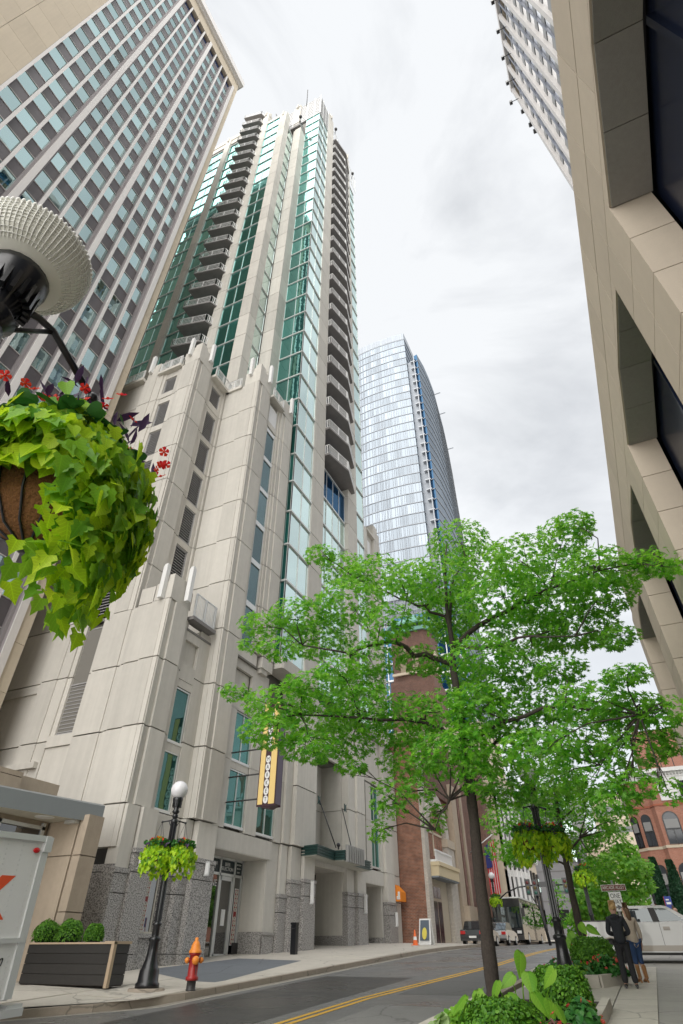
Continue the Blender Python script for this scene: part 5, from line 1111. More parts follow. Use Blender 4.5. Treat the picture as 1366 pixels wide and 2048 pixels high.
def shrub(nm,label,cat,x,y,z,rx,rz,n,size,m,group=None,kind='small',flat=None,par=None,core=True):
    o=thing(nm,label,cat,(x,y,z),group); 
    d=rdir(n); d[:,2]=np.where(d[:,2]<-.35,-d[:,2],d[:,2]); rr=RNG.uniform(.80,1.04,n)*(1+.09*np.sin(d[:,0]*5+x)*np.cos(d[:,1]*4)); P=d*rr[:,None]*np.array([rx,rx,rz])+np.array([x,y,z+rz*.28])
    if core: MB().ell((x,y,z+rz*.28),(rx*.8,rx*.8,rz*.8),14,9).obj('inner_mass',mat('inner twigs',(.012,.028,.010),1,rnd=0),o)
    f=leaves('foliage',P,d+RNG.normal(size=(n,3))*.5,rdir(n)+d*.8+np.array([0,0,.5]),size*RNG.uniform(.6,1.3,n),kind,m,o); f['kind']='stuff'; MB().tube([(x,y,z-.1),(x,y,z+rz*.3)],.02,5).obj('stem',BARK,o); return o
for x,r_,lb in ((-16.1,.35,'left one of three clipped shrubs in the dark planter box'),(-15.2,.36,'middle one of three clipped shrubs in the dark planter box'),(-14.27,.28,'right and smallest of three clipped shrubs in the dark planter box')): shrub('clipped_shrub',lb,'shrub',x,14.62,pz+.98,r_,r_*1.05,2400,.05,LF_BOX,'clipped shrubs in the planter')
# A-frame board, cones
A=thing('a_frame_sign','white folding pavement board with a dark panel and a yellow emblem by the brick wall','sign board',(-13.2,41.5,walkz(-13.2,41.5)))
az=walkz(-13.2,41.5)
for s in (-1,1): MB().extr([(-13.7,41.5+s*.35,az),(-12.9,41.5+s*.35,az),(-12.95,41.5+s*.04,az+1.3),(-13.65,41.5+s*.04,az+1.3)],(0,.05*s,0)).obj('board',WHITE,A)
MB().extr([(-13.6,41.12,az+.2),(-13.0,41.12,az+.2),(-13.02,41.42,az+1.22),(-13.58,41.42,az+1.22)],(0,-.03,0)).obj('panel',mat('slate blue panel',(.10,.13,.17),.6),A); MB().extr([(-13.3+.15*math.cos(a),41.2+.09*math.sin(a),az+.55+.3*math.sin(a)) for a in np.linspace(0,6.28,12,endpoint=False)],(0,-.06,0)).obj('emblem',mat('yellow emblem',(.7,.6,.1),.6),A)
def cone(x,y,z,lb):
    o=thing('traffic_cone',lb,'traffic cone',(x,y,z),'orange traffic cones'); OR=mat('cone orange',(.85,.16,.03),.5,rnd=0)
    MB().box(x-.19,x+.19,y-.19,y+.19,z,z+.04).obj('foot',OR,o); MB().lathe([(.15,.04),(.03,.75),(0,.75)],12,(x,y,z)).obj('body',OR,o); MB().lathe([(.117,.26),(.09,.42)],12,(x,y,z)).obj('white_band',WHITE,o)
cone(-13.3,39.3,walkz(-13.3,39.3),'traffic cone on the left pavement in front of the brick wall'); cone(-6.7,57,gz(57),'far traffic cone standing in the road beyond the big tree')
# traffic signal
TS=thing('traffic_signal','black traffic signal mast with a curved arm over the far crossing','traffic signal',(-7.9,55,gz(55)))
MB().tube([(-7.86,55,gz(55)),(-8.0,55,1.6),(-8.28,55,4.3)],[.11,.1,.08],10).tube([(-8.28,55,4.15),(-5.6,55,4.1)],.05,8).tube([(-11.2,55,3.3),(-10.6,55,3.7),(-9.6,55,4.05),(-8.28,55,4.15)],.05,8).tube([(-8.9,55,4.0),(-8.1,55,2.4)],.04,6).obj('mast',BLK,TS)
def sighead(x,z,nm='signal_head'):
    o=MB().box(x-.2,x+.2,54.75,55,z-.5,z+.55).obj(nm,BLK,TS,(x,55,z))
    for k,c in enumerate(((.12,.01,.01),(.12,.08,.01),(.01,.1,.07))): MB().lathe([(0,0),(.12,0)],12,(0,0,0)).mesh if False else MB().ell((x,54.74,z+.32-.32*k),(.12,.03,.12),10,6).obj('lens',mat('lens %d'%k,c,.3,rnd=0),o,(x,55,z))
for x,z in ((-8.75,4.0),(-8.2,3.95),(-5.85,4.0)): sighead(x,z)
MB().box(-7.9,-6.6,54.9,54.96,4.0,4.35).obj('sign_plate',BLK,TS)
sg=thing('pedestrian_signal','small traffic signal showing green among the leaves left of the street name sign','traffic signal',(-3.9,50,gz(50)))
MB().tube([(-3.9,50,gz(50)),(-3.9,50,4.6)],.06,8).obj('pole',BLK,sg); MB().box(-4.1,-3.7,49.8,50,3.0,4.4).obj('signal_head',BLK,sg)
em=D.materials.new('green lamp'); em.use_nodes=True; bb=em.node_tree.nodes['Principled BSDF']; bb.inputs['Base Color'].default_value=(0,.3,.2,1); bb.inputs['Emission Color'].default_value=(.05,.9,.6,1); bb.inputs['Emission Strength'].default_value=1.2
MB().ell((-3.9,49.79,3.25),(.14,.04,.14),12,6).obj('lens',em,sg)
# street name and one-way signs
SG=thing('street_name_sign','brown street name plate over a white one way sign behind the standing people','sign',(-.87,20.3,gz(20.3)))
sz=gz(20.3)+.1; MB().tube([(-.9,20.33,sz),(-.9,20.33,1.58)],.03,8).obj('pole',mat('galvanised pole',(.35,.36,.36),.5,metal=.4,rnd=0),SG)
BRN=mat('brown sign face',(.16,.03,.015),.5,rnd=0)
MB().box(-1.22,-.57,20.27,20.285,1.325,1.475).obj('plate_border',WT,SG); MB().box(-1.205,-.585,20.262,20.272,1.337,1.463).obj('name_plate',BRN,SG); text('ARCADE ALLEY',.112,WT,SG,(-.895,20.258,1.4),(1,0,0),UP,ext=.002,sx=.74)
MB().box(-1.06,-.74,20.27,20.285,.86,1.305).obj('sign_plate',WHITE,SG); text('ONE\nWAY',.15,BLK,SG,(-.9,20.264,1.14),(1,0,0),UP,ext=.002,sx=.8)
MB().extr([(-1.02,20.266,.93),(-.9,20.266,.93),(-.9,20.266,.89),(-.78,20.266,.95),(-.9,20.266,1.01),(-.9,20.266,.97),(-1.02,20.266,.97)],(0,-.004,0)).obj('arrow',BLK,SG)
# flag
FG=thing('flag','striped american flag hanging limp from a pole on the far left buildings','flag',(-12.3,60,4.5))
MB().tube([(-14.4,60,7.2),(-12.0,60,8.6)],.05,6).obj('flagpole',ALU,FG)
for k in range(9):
    x=-12.9+.1*k; MB().add([(x,60+.1*(k%2),3.2+.1*k),(x+.1,60+.1*((k+1)%2),3.25+.1*k),(x+.1,60+.1*((k+1)%2),7.6+.07*k),(x,60+.1*(k%2),7.55+.07*k)],[(0,1,2,3)]).obj('stripe',mat('flag red',(.5,.03,.04),.8) if k%2==0 else WHITE,FG)
MB().add([(-12.92,59.9,5.9),(-12.4,59.9,6.0),(-12.4,59.9,7.95),(-12.92,59.9,7.6)],[(0,1,2,3)]).obj('canton',mat('flag blue',(.02,.03,.16),.8),FG)
# small blue and red notice beyond the pickup
NS=thing('small_notice','small blue and red notice board on a post beyond the pickup truck','sign',(1.2,40,gz(40)))
MB().tube([(.62,40,gz(40)),(.62,40,2.3)],.03,6).obj('post',mat('red post',(.4,.03,.02),.6),NS); MB().box(.62,.95,39.97,40,1.75,2.3).obj('board',mat('blue board',(.03,.06,.3),.5),NS); MB().box(.68,.9,39.95,39.97,1.95,2.05).box(.68,.84,39.95,39.97,2.12,2.18).obj('white_mark',WT,NS)
# ================================================================ trees
CL1=[(-2.61,14.37,10.03,1.02,0.59),(-2.97,12.82,7.81,1.2,0.57),(-2.09,14.56,9.07,1.16,0.71),(-0.72,11.38,7.05,0.88,0.49),(0.41,12.53,8.18,0.74,0.41),(0.68,11.82,7.99,0.49,0.22),(-0.08,13.18,7.5,1.13,0.54),(0.72,11.13,6.25,0.8,0.4),(1.34,11.8,6.47,0.64,0.36),(1.87,11.38,6.27,0.49,0.27),(2.0,10.87,5.82,0.29,0.2),(0.68,11.8,5.95,0.82,0.32),(-0.33,12.19,6.33,1.02,0.43),(0.01,12.9,5.8,1.09,0.31),(0.76,11.8,5.0,0.48,0.21),(-1.46,12.41,6.7,1.08,0.52),(-3.15,14.38,7.7,1.03,0.48),(-1.19,13.9,6.38,1.14,0.39),(-2.06,11.89,5.18,0.79,0.42),(-1.38,12.99,5.19,0.76,0.31),(-6.26,12.08,9.18,0.52,0.25),(-5.85,12.97,9.06,0.81,0.46),(-4.76,12.63,8.41,0.93,0.47),(-3.39,11.45,7.24,0.74,0.41),(-5.24,11.93,7.28,1.02,0.5),(-6.44,11.39,6.91,0.85,0.35),(-7.36,10.95,6.62,0.61,0.27),(-6.48,12.65,6.76,1.06,0.46),(-6.67,10.88,5.77,0.58,0.23),(-4.03,11.57,6.26,0.72,0.37),(-4.72,12.25,5.76,0.81,0.38),(-3.67,13.09,5.83,0.68,0.34),(-8.05,11.58,6.46,0.35,0.2),(-7.77,10.78,4.85,0.42,0.2),(-6.46,10.72,4.34,0.86,0.4),(-6.39,12.59,4.67,1.12,0.62),(-5.06,12.02,4.43,1.04,0.58),(-4.4,12.94,4.38,1.07,0.63),(-3.34,12.71,4.28,0.89,0.57),(-2.27,12.02,4.03,0.82,0.55),(-1.65,13.25,4.1,0.87,0.48),(-0.79,13.09,4.38,0.79,0.44),(-0.08,11.21,3.61,0.82,0.33),(0.55,11.48,3.46,0.7,0.3),(1.0,10.93,3.19,0.45,0.26),(-6.5,10.45,3.67,0.7,0.32),(-5.76,10.91,3.39,0.69,0.3),(-5.79,13.08,3.94,0.66,0.28),(-4.45,13.65,3.69,0.86,0.52),(-3.15,12.48,3.33,0.96,0.46),(-2.38,13.63,3.63,1.02,0.57),(-1.14,11.16,2.88,0.81,0.39),(-0.4,13.1,3.47,0.93,0.42),(0.43,11.59,2.81,0.68,0.34),(0.99,11.76,2.91,0.37,0.27),(0.67,10.72,1.97,0.26,0.25),(0.25,11.24,2.18,0.45,0.24),(-0.44,11.61,2.4,0.58,0.32),(-1.46,13.78,2.84,0.84,0.39),(-4.46,12.14,2.54,0.5,0.42),(-3.99,12.59,2.73,0.46,0.27),(-5.23,13.47,2.17,0.32,0.26),(-4.06,14.0,2.42,0.36,0.35),(-5.17,11.68,3.11,0.38,0.14),(-0.12,11.28,1.99,0.45,0.24),(-2.34,13.75,2.71,0.65,0.31),(-2.61,11.65,3.26,0.6,0.38),(-2.53,12.63,4.49,0.67,0.38),(-3.07,14.1,7.08,0.74,0.4),(-3.02,14.34,5.86,0.79,0.38),(-2.5,12.07,2.69,0.53,0.28),(-5.65,10.6,4.63,0.66,0.23),(-5.36,12.78,5.34,0.76,0.27),(-1.96,13.21,4.83,0.77,0.31),(-5.2,11.2,5.12,0.62,0.2),(-0.5,12.31,4.72,0.63,0.22),(0.61,10.66,3.82,0.47,0.15)]
CL2=[(-1.75,21.6,3.94,1.05,0.64),(-2.65,21.08,3.19,1.02,0.48),(-1.19,21.61,3.1,0.83,0.47),(-3.05,19.76,2.37,0.77,0.33),(-0.76,21.43,2.7,0.75,0.34),(-1.11,20.61,1.98,0.59,0.27),(-1.86,21.0,4.52,0.96,0.49),(-3.63,20.51,3.31,0.84,0.45),(-1.74,21.4,2.62,0.73,0.36),(-4.07,21.2,2.58,0.56,0.33),(-2.55,21.35,3.81,0.96,0.46),(-1.03,19.69,3.54,0.69,0.41),(-0.37,20.18,3.04,0.6,0.33),(-3.24,19.72,2.12,0.51,0.2)]
CL3=[(-1.55,44.35,4.1,1.88,0.78),(-0.57,46.58,3.31,1.12,0.69),(-3.56,45.48,2.54,1.27,0.69),(-2.63,46.0,2.81,1.44,0.79),(-1.22,45.34,2.48,1.24,0.67),(-3.98,46.54,3.7,0.93,0.51),(-0.14,46.27,4.22,0.84,0.6),(-3.84,46.47,1.81,1.28,0.44),(-0.74,44.25,4.85,0.94,0.49)]
CON=[(0.83,50.0,3.65,0.48,1.36),(1.49,50.0,3.35,0.47,1.35),(0.21,50.0,2.69,0.61,1.01),(1.71,50.0,2.66,0.66,1.0)]
FAR=[(-9.13,75.0,4.27,1.07,0.99),(-9.28,75.0,2.56,1.47,0.81),(-9.08,75.0,5.6,0.65,0.5)]

def tree(name,label,base,trunk,rad,limbs,clusters,mats,kind,size,dens,nodes,group=None,twigs=True,nlim=99):
    o=thing(name,label,'tree',base,group)
    P=[Vector(p) for p in trunk]; Q=[];Rr=[]
    for i in range(len(P)-1):
        for k in range(6):
            t=k/6; Q.append(P[i].lerp(P[i+1],t)+Vector((RNG.normal()*.05,RNG.normal()*.05,0))*rad[i]); Rr.append((rad[i]*(1-t)+rad[i+1]*t)*RNG.uniform(.94,1.07))
    MB().tube(Q+[P[-1]],Rr+[rad[-1]],14).obj('trunk',BARK,o)
    for pts,r0 in limbs:
        P=[Vector(p) for p in pts]; Q=[]
        for i in range(len(P)-1):
            for s in (0,.33,.66): Q.append(P[i].lerp(P[i+1],s)+Vector(RNG.normal(size=3)*.03*(1 if i+s else 0)))
        Q.append(P[-1]); n=len(Q); MB().tube(Q,[r0*(1-.85*i/(n-1))+.006 for i in range(n)],7).obj('limb',BARK,o)
    if twigs:
        q=MB()
        for c in clusters:
            c0=Vector(c[:3]); best=min(nodes,key=lambda p:(Vector(p)-c0).length+max(0,Vector(p).z-c0.z)*1.5); a=Vector(best)
            m=a.lerp(c0,.5)+Vector((RNG.normal()*.1,RNG.normal()*.1,.12)); q.tube([a,a.lerp(m,.5),m,c0],[.022,.017,.013,.006],5)
            for k in range(4):
                e=c0+Vector(rdir(1)[0])*c[3]*.8; e.z=c0.z+(e.z-c0.z)*.4; q.tube([m.lerp(c0,.4+.2*k/4),e],[.009,.003],4)
        t=q.obj('twigs',BARK,o); t['kind']='stuff'
    P,Q=puff(clusters,dens,up=.75); n=len(P)
    f=leaves('crown',P,Q,rdir(n)+np.array([0,0,-.35]),size*RNG.uniform(.65,1.3,n),kind,mats,o,mi=(RNG.uniform(size=n)<.28).astype(int) if len(mats)>1 else None); f['kind']='stuff'
    return o
TK=[(-3.04,13.1,-1.0),(-3.02,13.1,-.48),(-3.0,13.1,.4),(-3.0,13.1,1.11),(-2.96,13.1,2.1),(-2.95,13.1,2.94),(-2.95,13.1,4.23),(-2.98,13.1,5.58),(-2.92,13.1,6.1),(-2.94,13.1,7.18),(-2.83,13.1,8.5),(-2.7,13.2,9.3)]
LB=[([(-2.98,13.1,5.58),(-3.58,12.8,5.84),(-4.22,12.4,6.06),(-4.61,12.2,6.12),(-5.29,12,5.83),(-6.4,11.5,6.1)],.075),([(-2.93,13.1,6.04),(-2.1,12.8,6.35),(-1.02,12.4,6.46),(-.27,12,6.47),(.83,11.4,6.37)],.07),([(-2.92,13.1,6.1),(-3.06,13.3,7.08),(-3.56,13.2,7.37),(-4.19,13,7.73),(-5.4,12.7,8.5)],.05),([(-2.9,13.1,5.96),(-1.88,12.4,5.61),(-.93,12,5.43),(-.02,11.5,5.06)],.045),([(-2.95,13.1,3.56),(-3.65,12.5,4.15),(-4.93,11.7,4.09),(-6.09,11,4.15)],.055),([(-2.94,13.1,3.67),(-1.85,12.4,3.88),(-.55,11.7,3.79),(.65,11,3.22)],.055),([(-2.95,13.1,2.94),(-3.3,12.6,2.48),(-3.56,12.2,1.89)],.03),([(-2.94,13.1,3.24),(-2.26,13.8,3.88),(-1.21,14,3.59),(-.25,13.5,3.06)],.04),([(-2.91,13.1,6.66),(-2.87,13.5,7.92),(-2.35,13.8,9.13)],.04)]
nodes=[p for l,_ in LB for p in l[1:]]
tree('oak_tree','nearest street tree, dark trunk and wide layered crown filling the middle of the view',(-3.04,13.1,-1.0),TK,[.140,.130,.122,.116,.108,.10,.09,.078,.065,.045,.03,.01],LB,CL1,[LF_OAK,LF_OAK2],'oak',.150,720,nodes)
tree('street_tree','second street tree, slimmer, its leaning trunk behind the bushes and the tailgate',(-2.05,21,-.6),[(-2.06,21,-.7),(-2.08,21,.14),(-2.1,21,1.31),(-2.07,21,2.46),(-2.02,21,3.28),(-1.91,21,4.6)],[.12,.11,.10,.085,.065,.02],[([(-2.08,21,2.3),(-1.5,20.6,2.7),(-.8,20.4,2.8)],.035),([(-2.07,21,2.5),(-2.8,21.3,3.0),(-3.6,21.6,3.2)],.035),([(-2.05,21,2.0),(-2.5,21,2.3),(-3.3,21.6,2.6)],.03),([(-2.0,21,3.2),(-1.4,21.4,3.8)],.03)],CL2,[LF_OAK,LF_OAK2],'oak',.145,620,[(-1.5,20.6,2.7),(-2.8,21.3,3.0),(-2,21,3.3),(-1.4,21.4,3.8),(-2.5,21,2.3)])
tree('round_tree','full bright green round tree behind the brown street name sign',(-2,45.5,.2),[(-2,45.5,.1),(-2,45.5,2),(-1.9,45.5,4)],[.18,.15,.06],[],CL3,[LF_OAK2,LF_MID],'heart',.26,260,[(-2,45.5,2)],twigs=False)
tree('distant_sapling','distant slim sapling far up the street to the right of the coach',(-9.2,75,gz(75)),[(-9.2,75,gz(75)),(-9.2,75,3),(-9.1,75,5.5)],[.1,.08,.03],[],FAR,[LF_OAK,LF_BOX],'heart',.22,120,[(-9.2,75,2)],twigs=False)
tree('distant_bush_tree','low dark green tree beyond the pickup bed',(-5.5,52,gz(52)),[(-4.6,52,gz(52)),(-4.6,52,2)],[.1,.06],[],[(-4.6,52,1.9,1.2,.9),(-3.6,52,2.4,1.0,.8),(-2.6,51,1.6,1.2,.8),(-5.4,53,1.5,.9,.7),(-3.5,51,3.4,.8,.7)],[LF_OAK,LF_MID],'heart',.24,260,[(-4.6,52,1)],twigs=False)
for i,(x,h,r,lb) in enumerate(((.75,4.9,.55,'taller left one of two dark conifers against the salmon brick wall'),(1.75,4.7,.62,'right one of two dark conifers against the salmon brick wall'))):
    o=thing('conifer_tree',lb,'tree',(x,50,gz(50)),'dark conifers by the brick building'); MB().tube([(x,50,gz(50)),(x,50,h)],[.08,.02],6).obj('trunk',BARK,o)
    n=9000; t=RNG.uniform(0,1,n)**.8; a=RNG.uniform(0,6.28,n); rr=r*(1.15-.85*t)*np.sqrt(RNG.uniform(.35,1,n))*(1+.25*np.sin(a*3+t*9)); P=np.stack([x+rr*np.cos(a),50+rr*np.sin(a),.5+(h-.3)*t],1)
    f=leaves('crown',P,rdir(n)+np.stack([np.cos(a),np.sin(a),.3*np.ones(n)],1),rdir(n)*.6+np.array([0,0,-.5]),.17*RNG.uniform(.6,1.3,n),'small',LF_CON,o); f['kind']='stuff'
# ================================================================ planting beds on the right
S1=thing('planting_bed','raised planting bed with pale kerb at the foot of the nearest tree','planting bed',(-2.5,10,gz(10)))
MB().add([(-3.5,5.5,gz(5.5)+.1),(-1.25,5.5,gz(5.5)+.1),(-1.25,14.2,gz(14.2)+.1),(-3.5,14.2,gz(14.2)+.1),(-3.5,5.5,gz(5.5)+.24),(-1.25,5.5,gz(5.5)+.24),(-1.25,14.2,gz(14.2)+.24),(-3.5,14.2,gz(14.2)+.24)],[(4,5,6,7),(0,1,5,4),(1,2,6,5),(2,3,7,6),(3,0,4,7)]).obj('soil',BARK,S1)
def edging(par,x0,x1,y0,y1):
    y=y0
    while y<y1-.1:
        y2=min(y+1.1,y1)
        for x in (x0,x1):
            q=MB(); za,zb=gz(y)+.1,gz(y2)+.1
            q.add([(x-.07,y+.006,za),(x+.07,y+.006,za),(x+.07,y2-.006,zb),(x-.07,y2-.006,zb),(x-.07,y+.006,za+.2),(x+.07,y+.006,za+.2),(x+.07,y2-.006,zb+.2),(x-.07,y2-.006,zb+.2)],[(0,3,2,1),(4,5,6,7),(0,1,5,4),(1,2,6,5),(2,3,7,6),(3,0,4,7)]).obj('edging_stone',WALK,par)
        y=y2
edging(S1,-3.5,-1.22,5.5,14.2)
S2=thing('planting_bed','second raised planting bed with a low concrete edge, beside the standing people','planting bed',(-2.1,19.5,gz(19.5)))
bed=[(-3.3,18.0),(-1.6,18.0),(-1.15,18.9),(-1.15,21.0),(-3.3,21.0)]
MB().prism([(x,y) for x,y in bed],gz(19.5)+.0,gz(19.5)+.27).obj('soil',BARK,S2)
for i in range(len(bed)):
    a,b_=Vector((*bed[i],0)),Vector((*bed[(i+1)%len(bed)],0)); n=max(1,round((b_-a).length/1.1))
    for k in range(n):
        p,q_=a.lerp(b_,k/n),a.lerp(b_,(k+1)/n); d=(q_-p).normalized()*.006; p=p+d; q_=q_-d; MB().bar((p.x,p.y,gz(p.y)+.2),(q_.x,q_.y,gz(q_.y)+.2),.13,.3).obj('edging_stone',WALK,S2)
shrub('clipped_bush','nearest clipped boxwood bush at the bottom edge, in front of the tree','bush',-1.80,8.0,-1.02,.50,.50,7500,.045,LF_BOX,'clipped boxwood bushes')
shrub('clipped_bush','dark clipped boxwood bush between the big leaves and the lamp post','bush',-1.62,11.5,-.72,.46,.44,6500,.05,LF_BOX,'clipped boxwood bushes')
shrub('clipped_bush','tall round clipped boxwood bush in the second bed next to the standing people','bush',-1.78,19.6,-.42,.60,.58,8500,.055,LF_BOX,'clipped boxwood bushes')
def bigleaf(o,base,tipc,size,facing,m=LF_ELE,curl=.25):
    """a stalk and one heart-shaped leaf about `size` long"""
    b0,c=Vector(base),Vector(tipc); mid=b0.lerp(c,.5)+Vector((0,0,.06))
    MB().tube([b0,mid,c],[.011,.009,.006],5).obj('stalk',LF_MID,o)
    n=Vector(facing).normalized(); t=Vector((RNG.normal()*.4,RNG.normal()*.4,-.8)); t=(t-n*t.dot(n)).normalized(); s=t.cross(n)
    O=[(0,-.18),(.16,-.24),(.30,-.12),(.36,.08),(.33,.30),(.22,.55),(.10,.76),(0,.92)]; V=[];F=[]
    for sgn in (1,-1):
        b=len(V)
        for k,(u,v) in enumerate(O):
            ce=0 if k in (0,len(O)-1) else 0
            V.append(c+(s*u*sgn*.95+t*v)*size-n*size*(curl*(u*u*2+.35*v*v)-.10*abs(u)))
            V.append(c+(s*u*sgn*.5+t*(v*.96))*size-n*size*(curl*(u*u*.5+.35*v*v)-.02))
            V.append(c+(t*v*.95)*size-n*size*(curl*.35*v*v)-n*.0)
        for k in range(len(O)-1):
            a=b+k*3; F+= [(a,a+3,a+4,a+1),(a+1,a+4,a+5,a+2)] if sgn>0 else [(a+1,a+4,a+3,a),(a+2,a+5,a+4,a+1)]
    q=MB().add(V,F,0,True); lo=q.obj('leaf',m,o); uvs=[]
    for sgn in (1,-1):
        for u,v in O: uvs+=[(u*sgn,v+.25),(u*sgn*.5,v+.25),(0,v+.25)]
    ul=lo.data.uv_layers.new(name='UVMap')
    for li in lo.data.loops: ul.data[li.index].uv=uvs[li.vertex_index]
EP=thing('elephant_ear_plant','large-leaved elephant ear plant with bright broad leaves at the foot of the nearest tree','plant',(-2.0,10.3,-.95))
for b_,c,sz_,fc in (((-2.0,10.3,-.95),(-1.88,10.1,-.06),.30,(.75,-.6,.3)),((-2.1,10.2,-.95),(-2.40,9.5,-.46),.30,(-.25,-.9,.3)),((-1.9,10.2,-.95),(-1.76,9.8,-.26),.30,(.2,-.7,.75)),((-1.8,10.2,-.95),(-1.46,9.9,-.22),.27,(-.5,-.8,.3)),((-1.9,10.3,-.95),(-1.66,9.6,-.46),.30,(.5,-.6,.7)),((-2.1,10.4,-.95),(-2.22,9.9,-.36),.26,(-.5,-.7,.6)),((-2.1,10.3,-.95),(-2.62,9.6,-.50),.26,(-.4,-.6,.8)),((-1.9,10.4,-.95),(-1.98,9.5,-.46),.26,(.1,-.6,.8)),((-1.8,10.2,-.95),(-1.50,9.5,-.52),.26,(.7,-.5,.5)),((-2.0,10.3,-.95),(-2.05,10.1,-.28),.24,(.1,-.8,.5)),((-1.7,10.1,-.95),(-1.40,9.4,-.55),.24,(.7,-.4,.6)),((-2.1,10.3,-.95),(-2.45,9.9,-.42),.22,(-.6,-.3,.8)),((-1.8,10.3,-.95),(-1.75,9.4,-.55),.24,(.2,-.4,.9))): bigleaf(EP,b_,c,sz_,fc)
EP2=thing('elephant_ear_plant','smaller elephant ear plant peeking over the top of the farthest clipped bush','plant',(-2.0,20.2,-.4))
for b_,c in (((-2.0,20.2,-.4),(-1.95,19.9,.55)),((-2.0,20.2,-.4),(-1.75,20.0,.50)),((-2.0,20.2,-.4),(-2.25,19.8,.36)),((-2,20.2,-.4),(-2.4,19.6,.24))): bigleaf(EP2,b_,c,.34,(.2*RNG.normal(),-.8,.5))
def ground_plant(nm,label,x,y,z,rx,ry,h,n,size,kind,mats,nfl=0,fm=None,fs=.03,sd=1,mixp=.3):
    o=thing(nm,label,'plant',(x,y,z)); a=RNG.uniform(0,6.28,n); e=np.sqrt(RNG.uniform(0,1,n)); zz=z+h*(1-.75*e**2)*RNG.uniform(.45,1.05,n); P=np.stack([x+rx*e*np.cos(a),y+ry*e*np.sin(a),zz],1)
    T_=np.stack([np.cos(a),np.sin(a),-.2+0*a],1)+rdir(n)*.6; Nn=rdir(n)*.5+np.array([0,-.3,1.])
    f=leaves('foliage',P,Nn,T_,size*RNG.uniform(.6,1.3,n),kind,mats,o,mi=(RNG.uniform(size=n)<mixp).astype(int) if isinstance(mats,list) and len(mats)>1 else None); f['kind']='stuff'
    rng=np.random.default_rng(sd)
    for i in range(nfl):
        aa=rng.uniform(0,6.28); ee=math.sqrt(rng.uniform(0,1)); p=(x+rx*ee*math.cos(aa),y+ry*ee*math.sin(aa),z+h*(1.08-.7*ee**2)); k=('f',fs,fm.name)
        if k not in FLM:
            q=MB()
            for j in range(5): b_=j*1.257; q.add([(0,0,0),(fs*math.cos(b_-.5),fs*math.sin(b_-.5),fs*.35),(fs*1.15*math.cos(b_),fs*1.15*math.sin(b_),fs*.15),(fs*math.cos(b_+.5),fs*math.sin(b_+.5),fs*.35)],[(0,1,2,3)])
            FLM[k]=q.ell((0,0,fs*.2),(fs*.3,)*3,6,4).mesh('flower',[fm])
        f=put(D.objects.new('flower',FLM[k]),o,p); f.rotation_euler=(rng.normal()*.7-.5,rng.normal()*.7,rng.uniform(0,6))
    return o
PINKF=lf('coral petal',(.85,.16,.12),(.75,.06,.05),.3)
ground_plant('begonia','begonias with glossy leaves and coral red flowers in front of the farthest clipped bush',-1.45,18.7,-.52,.55,.35,.42,700,.11,'heart',LF_BEG,30,PINKF,.035,3)
ground_plant('begonia','begonias with red flowers left of the lamp post foot',-2.5,17.6,-.6,.35,.35,.45,360,.10,'heart',LF_BEG,12,PINKF,.035,4)
ground_plant('coleus','pinkish bronze coleus and red flowers at the right end of the nearest bed',-1.38,8.9,-1.05,.28,.8,.45,520,.12,'blade',[LF_PINK,LF_BEG],10,PINKF,.03,5,.35)
ground_plant('begonia','green begonias with a few red flowers below the dark clipped bush',-1.30,10.8,-.92,.26,.8,.40,520,.10,'heart',LF_BEG,12,PINKF,.03,6)
ground_plant('dusty_plant','pale grey-green leafy plant at the bottom left end of the nearest bed',-2.42,7.7,-1.0,.22,.4,.50,110,.17,'heart',[LF_PALE,LF_ELE],0,None,.03,7)
ground_plant('lime_vine','lime green vine carpet around the foot of the nearest tree',-2.75,10.2,-.98,.6,1.4,.36,420,.17,'lobed',[LF_ELE,LF_MID],0,None,.03,8)
ground_plant('bed_foliage','mixed low green foliage filling the second bed behind the lamp post',-2.3,19.0,-.52,.8,1.0,.35,500,.12,'heart',[LF_BEG,LF_MID],8,PINKF,.03,9)
# ================================================================ vehicles
TP=mat('white truck paint',(.70,.70,.685),.4,coat=.2,noise=((1.2,.05),(10,.03)),streak=.05,rnd=0); RUB=mat('tyre rubber',(.02,.02,.02),.8,rnd=0); ORG=mat('orange red lettering',(.72,.085,.02),.5,rnd=0)
def wheel(par,c,r,w,axis,rim=True):
    c=Vector(c); a=Vector(axis)
    t=MB().tube([c-a*w/2,c-a*w*.42,c+a*w*.42,c+a*w/2],[r*.92,r,r,r*.92],24,smooth=False).obj('wheel',RUB,par,tuple(c))
    if rim:
        q=MB().tube([c-a*(w/2+.01),c-a*(w/2-.02)],[r*.6,r*.66],18,smooth=False).tube([c+a*(w/2-.02),c+a*(w/2+.01)],[r*.66,r*.6],18,smooth=False); q.obj('rim',ALU,t,tuple(c))
TR=thing('box_truck','white box truck with an orange letter on its riveted side, cut by the left edge','truck',(-12.7,7,gz(7)))
bx('box_side',-11.55,-11.5,3.6,10.0,.22,1.86,TP,TR); bx('lower_panel',-11.54,-11.505,3.6,9.98,-.72,.14,TP,TR); bx('rear_door',-13.8,-11.52,9.93,9.98,-.65,1.84,TP,TR); MB().box(-13.85,-11.56,3.6,9.92,-.65,1.85).obj('box_body',TP,TR)
MB().box(-11.56,-11.44,3.6,10.02,1.84,1.95).box(-11.55,-11.46,9.86,10.03,-.7,1.84).obj('corner_post',ALU,TR); MB().box(-11.55,-11.45,3.6,10.0,.14,.22).obj('rub_rail',ALU,TR); MB().box(-11.6,-11.42,9.88,10.06,1.66,1.93).obj('corner_cap',ALU,TR)
rv_=MB()
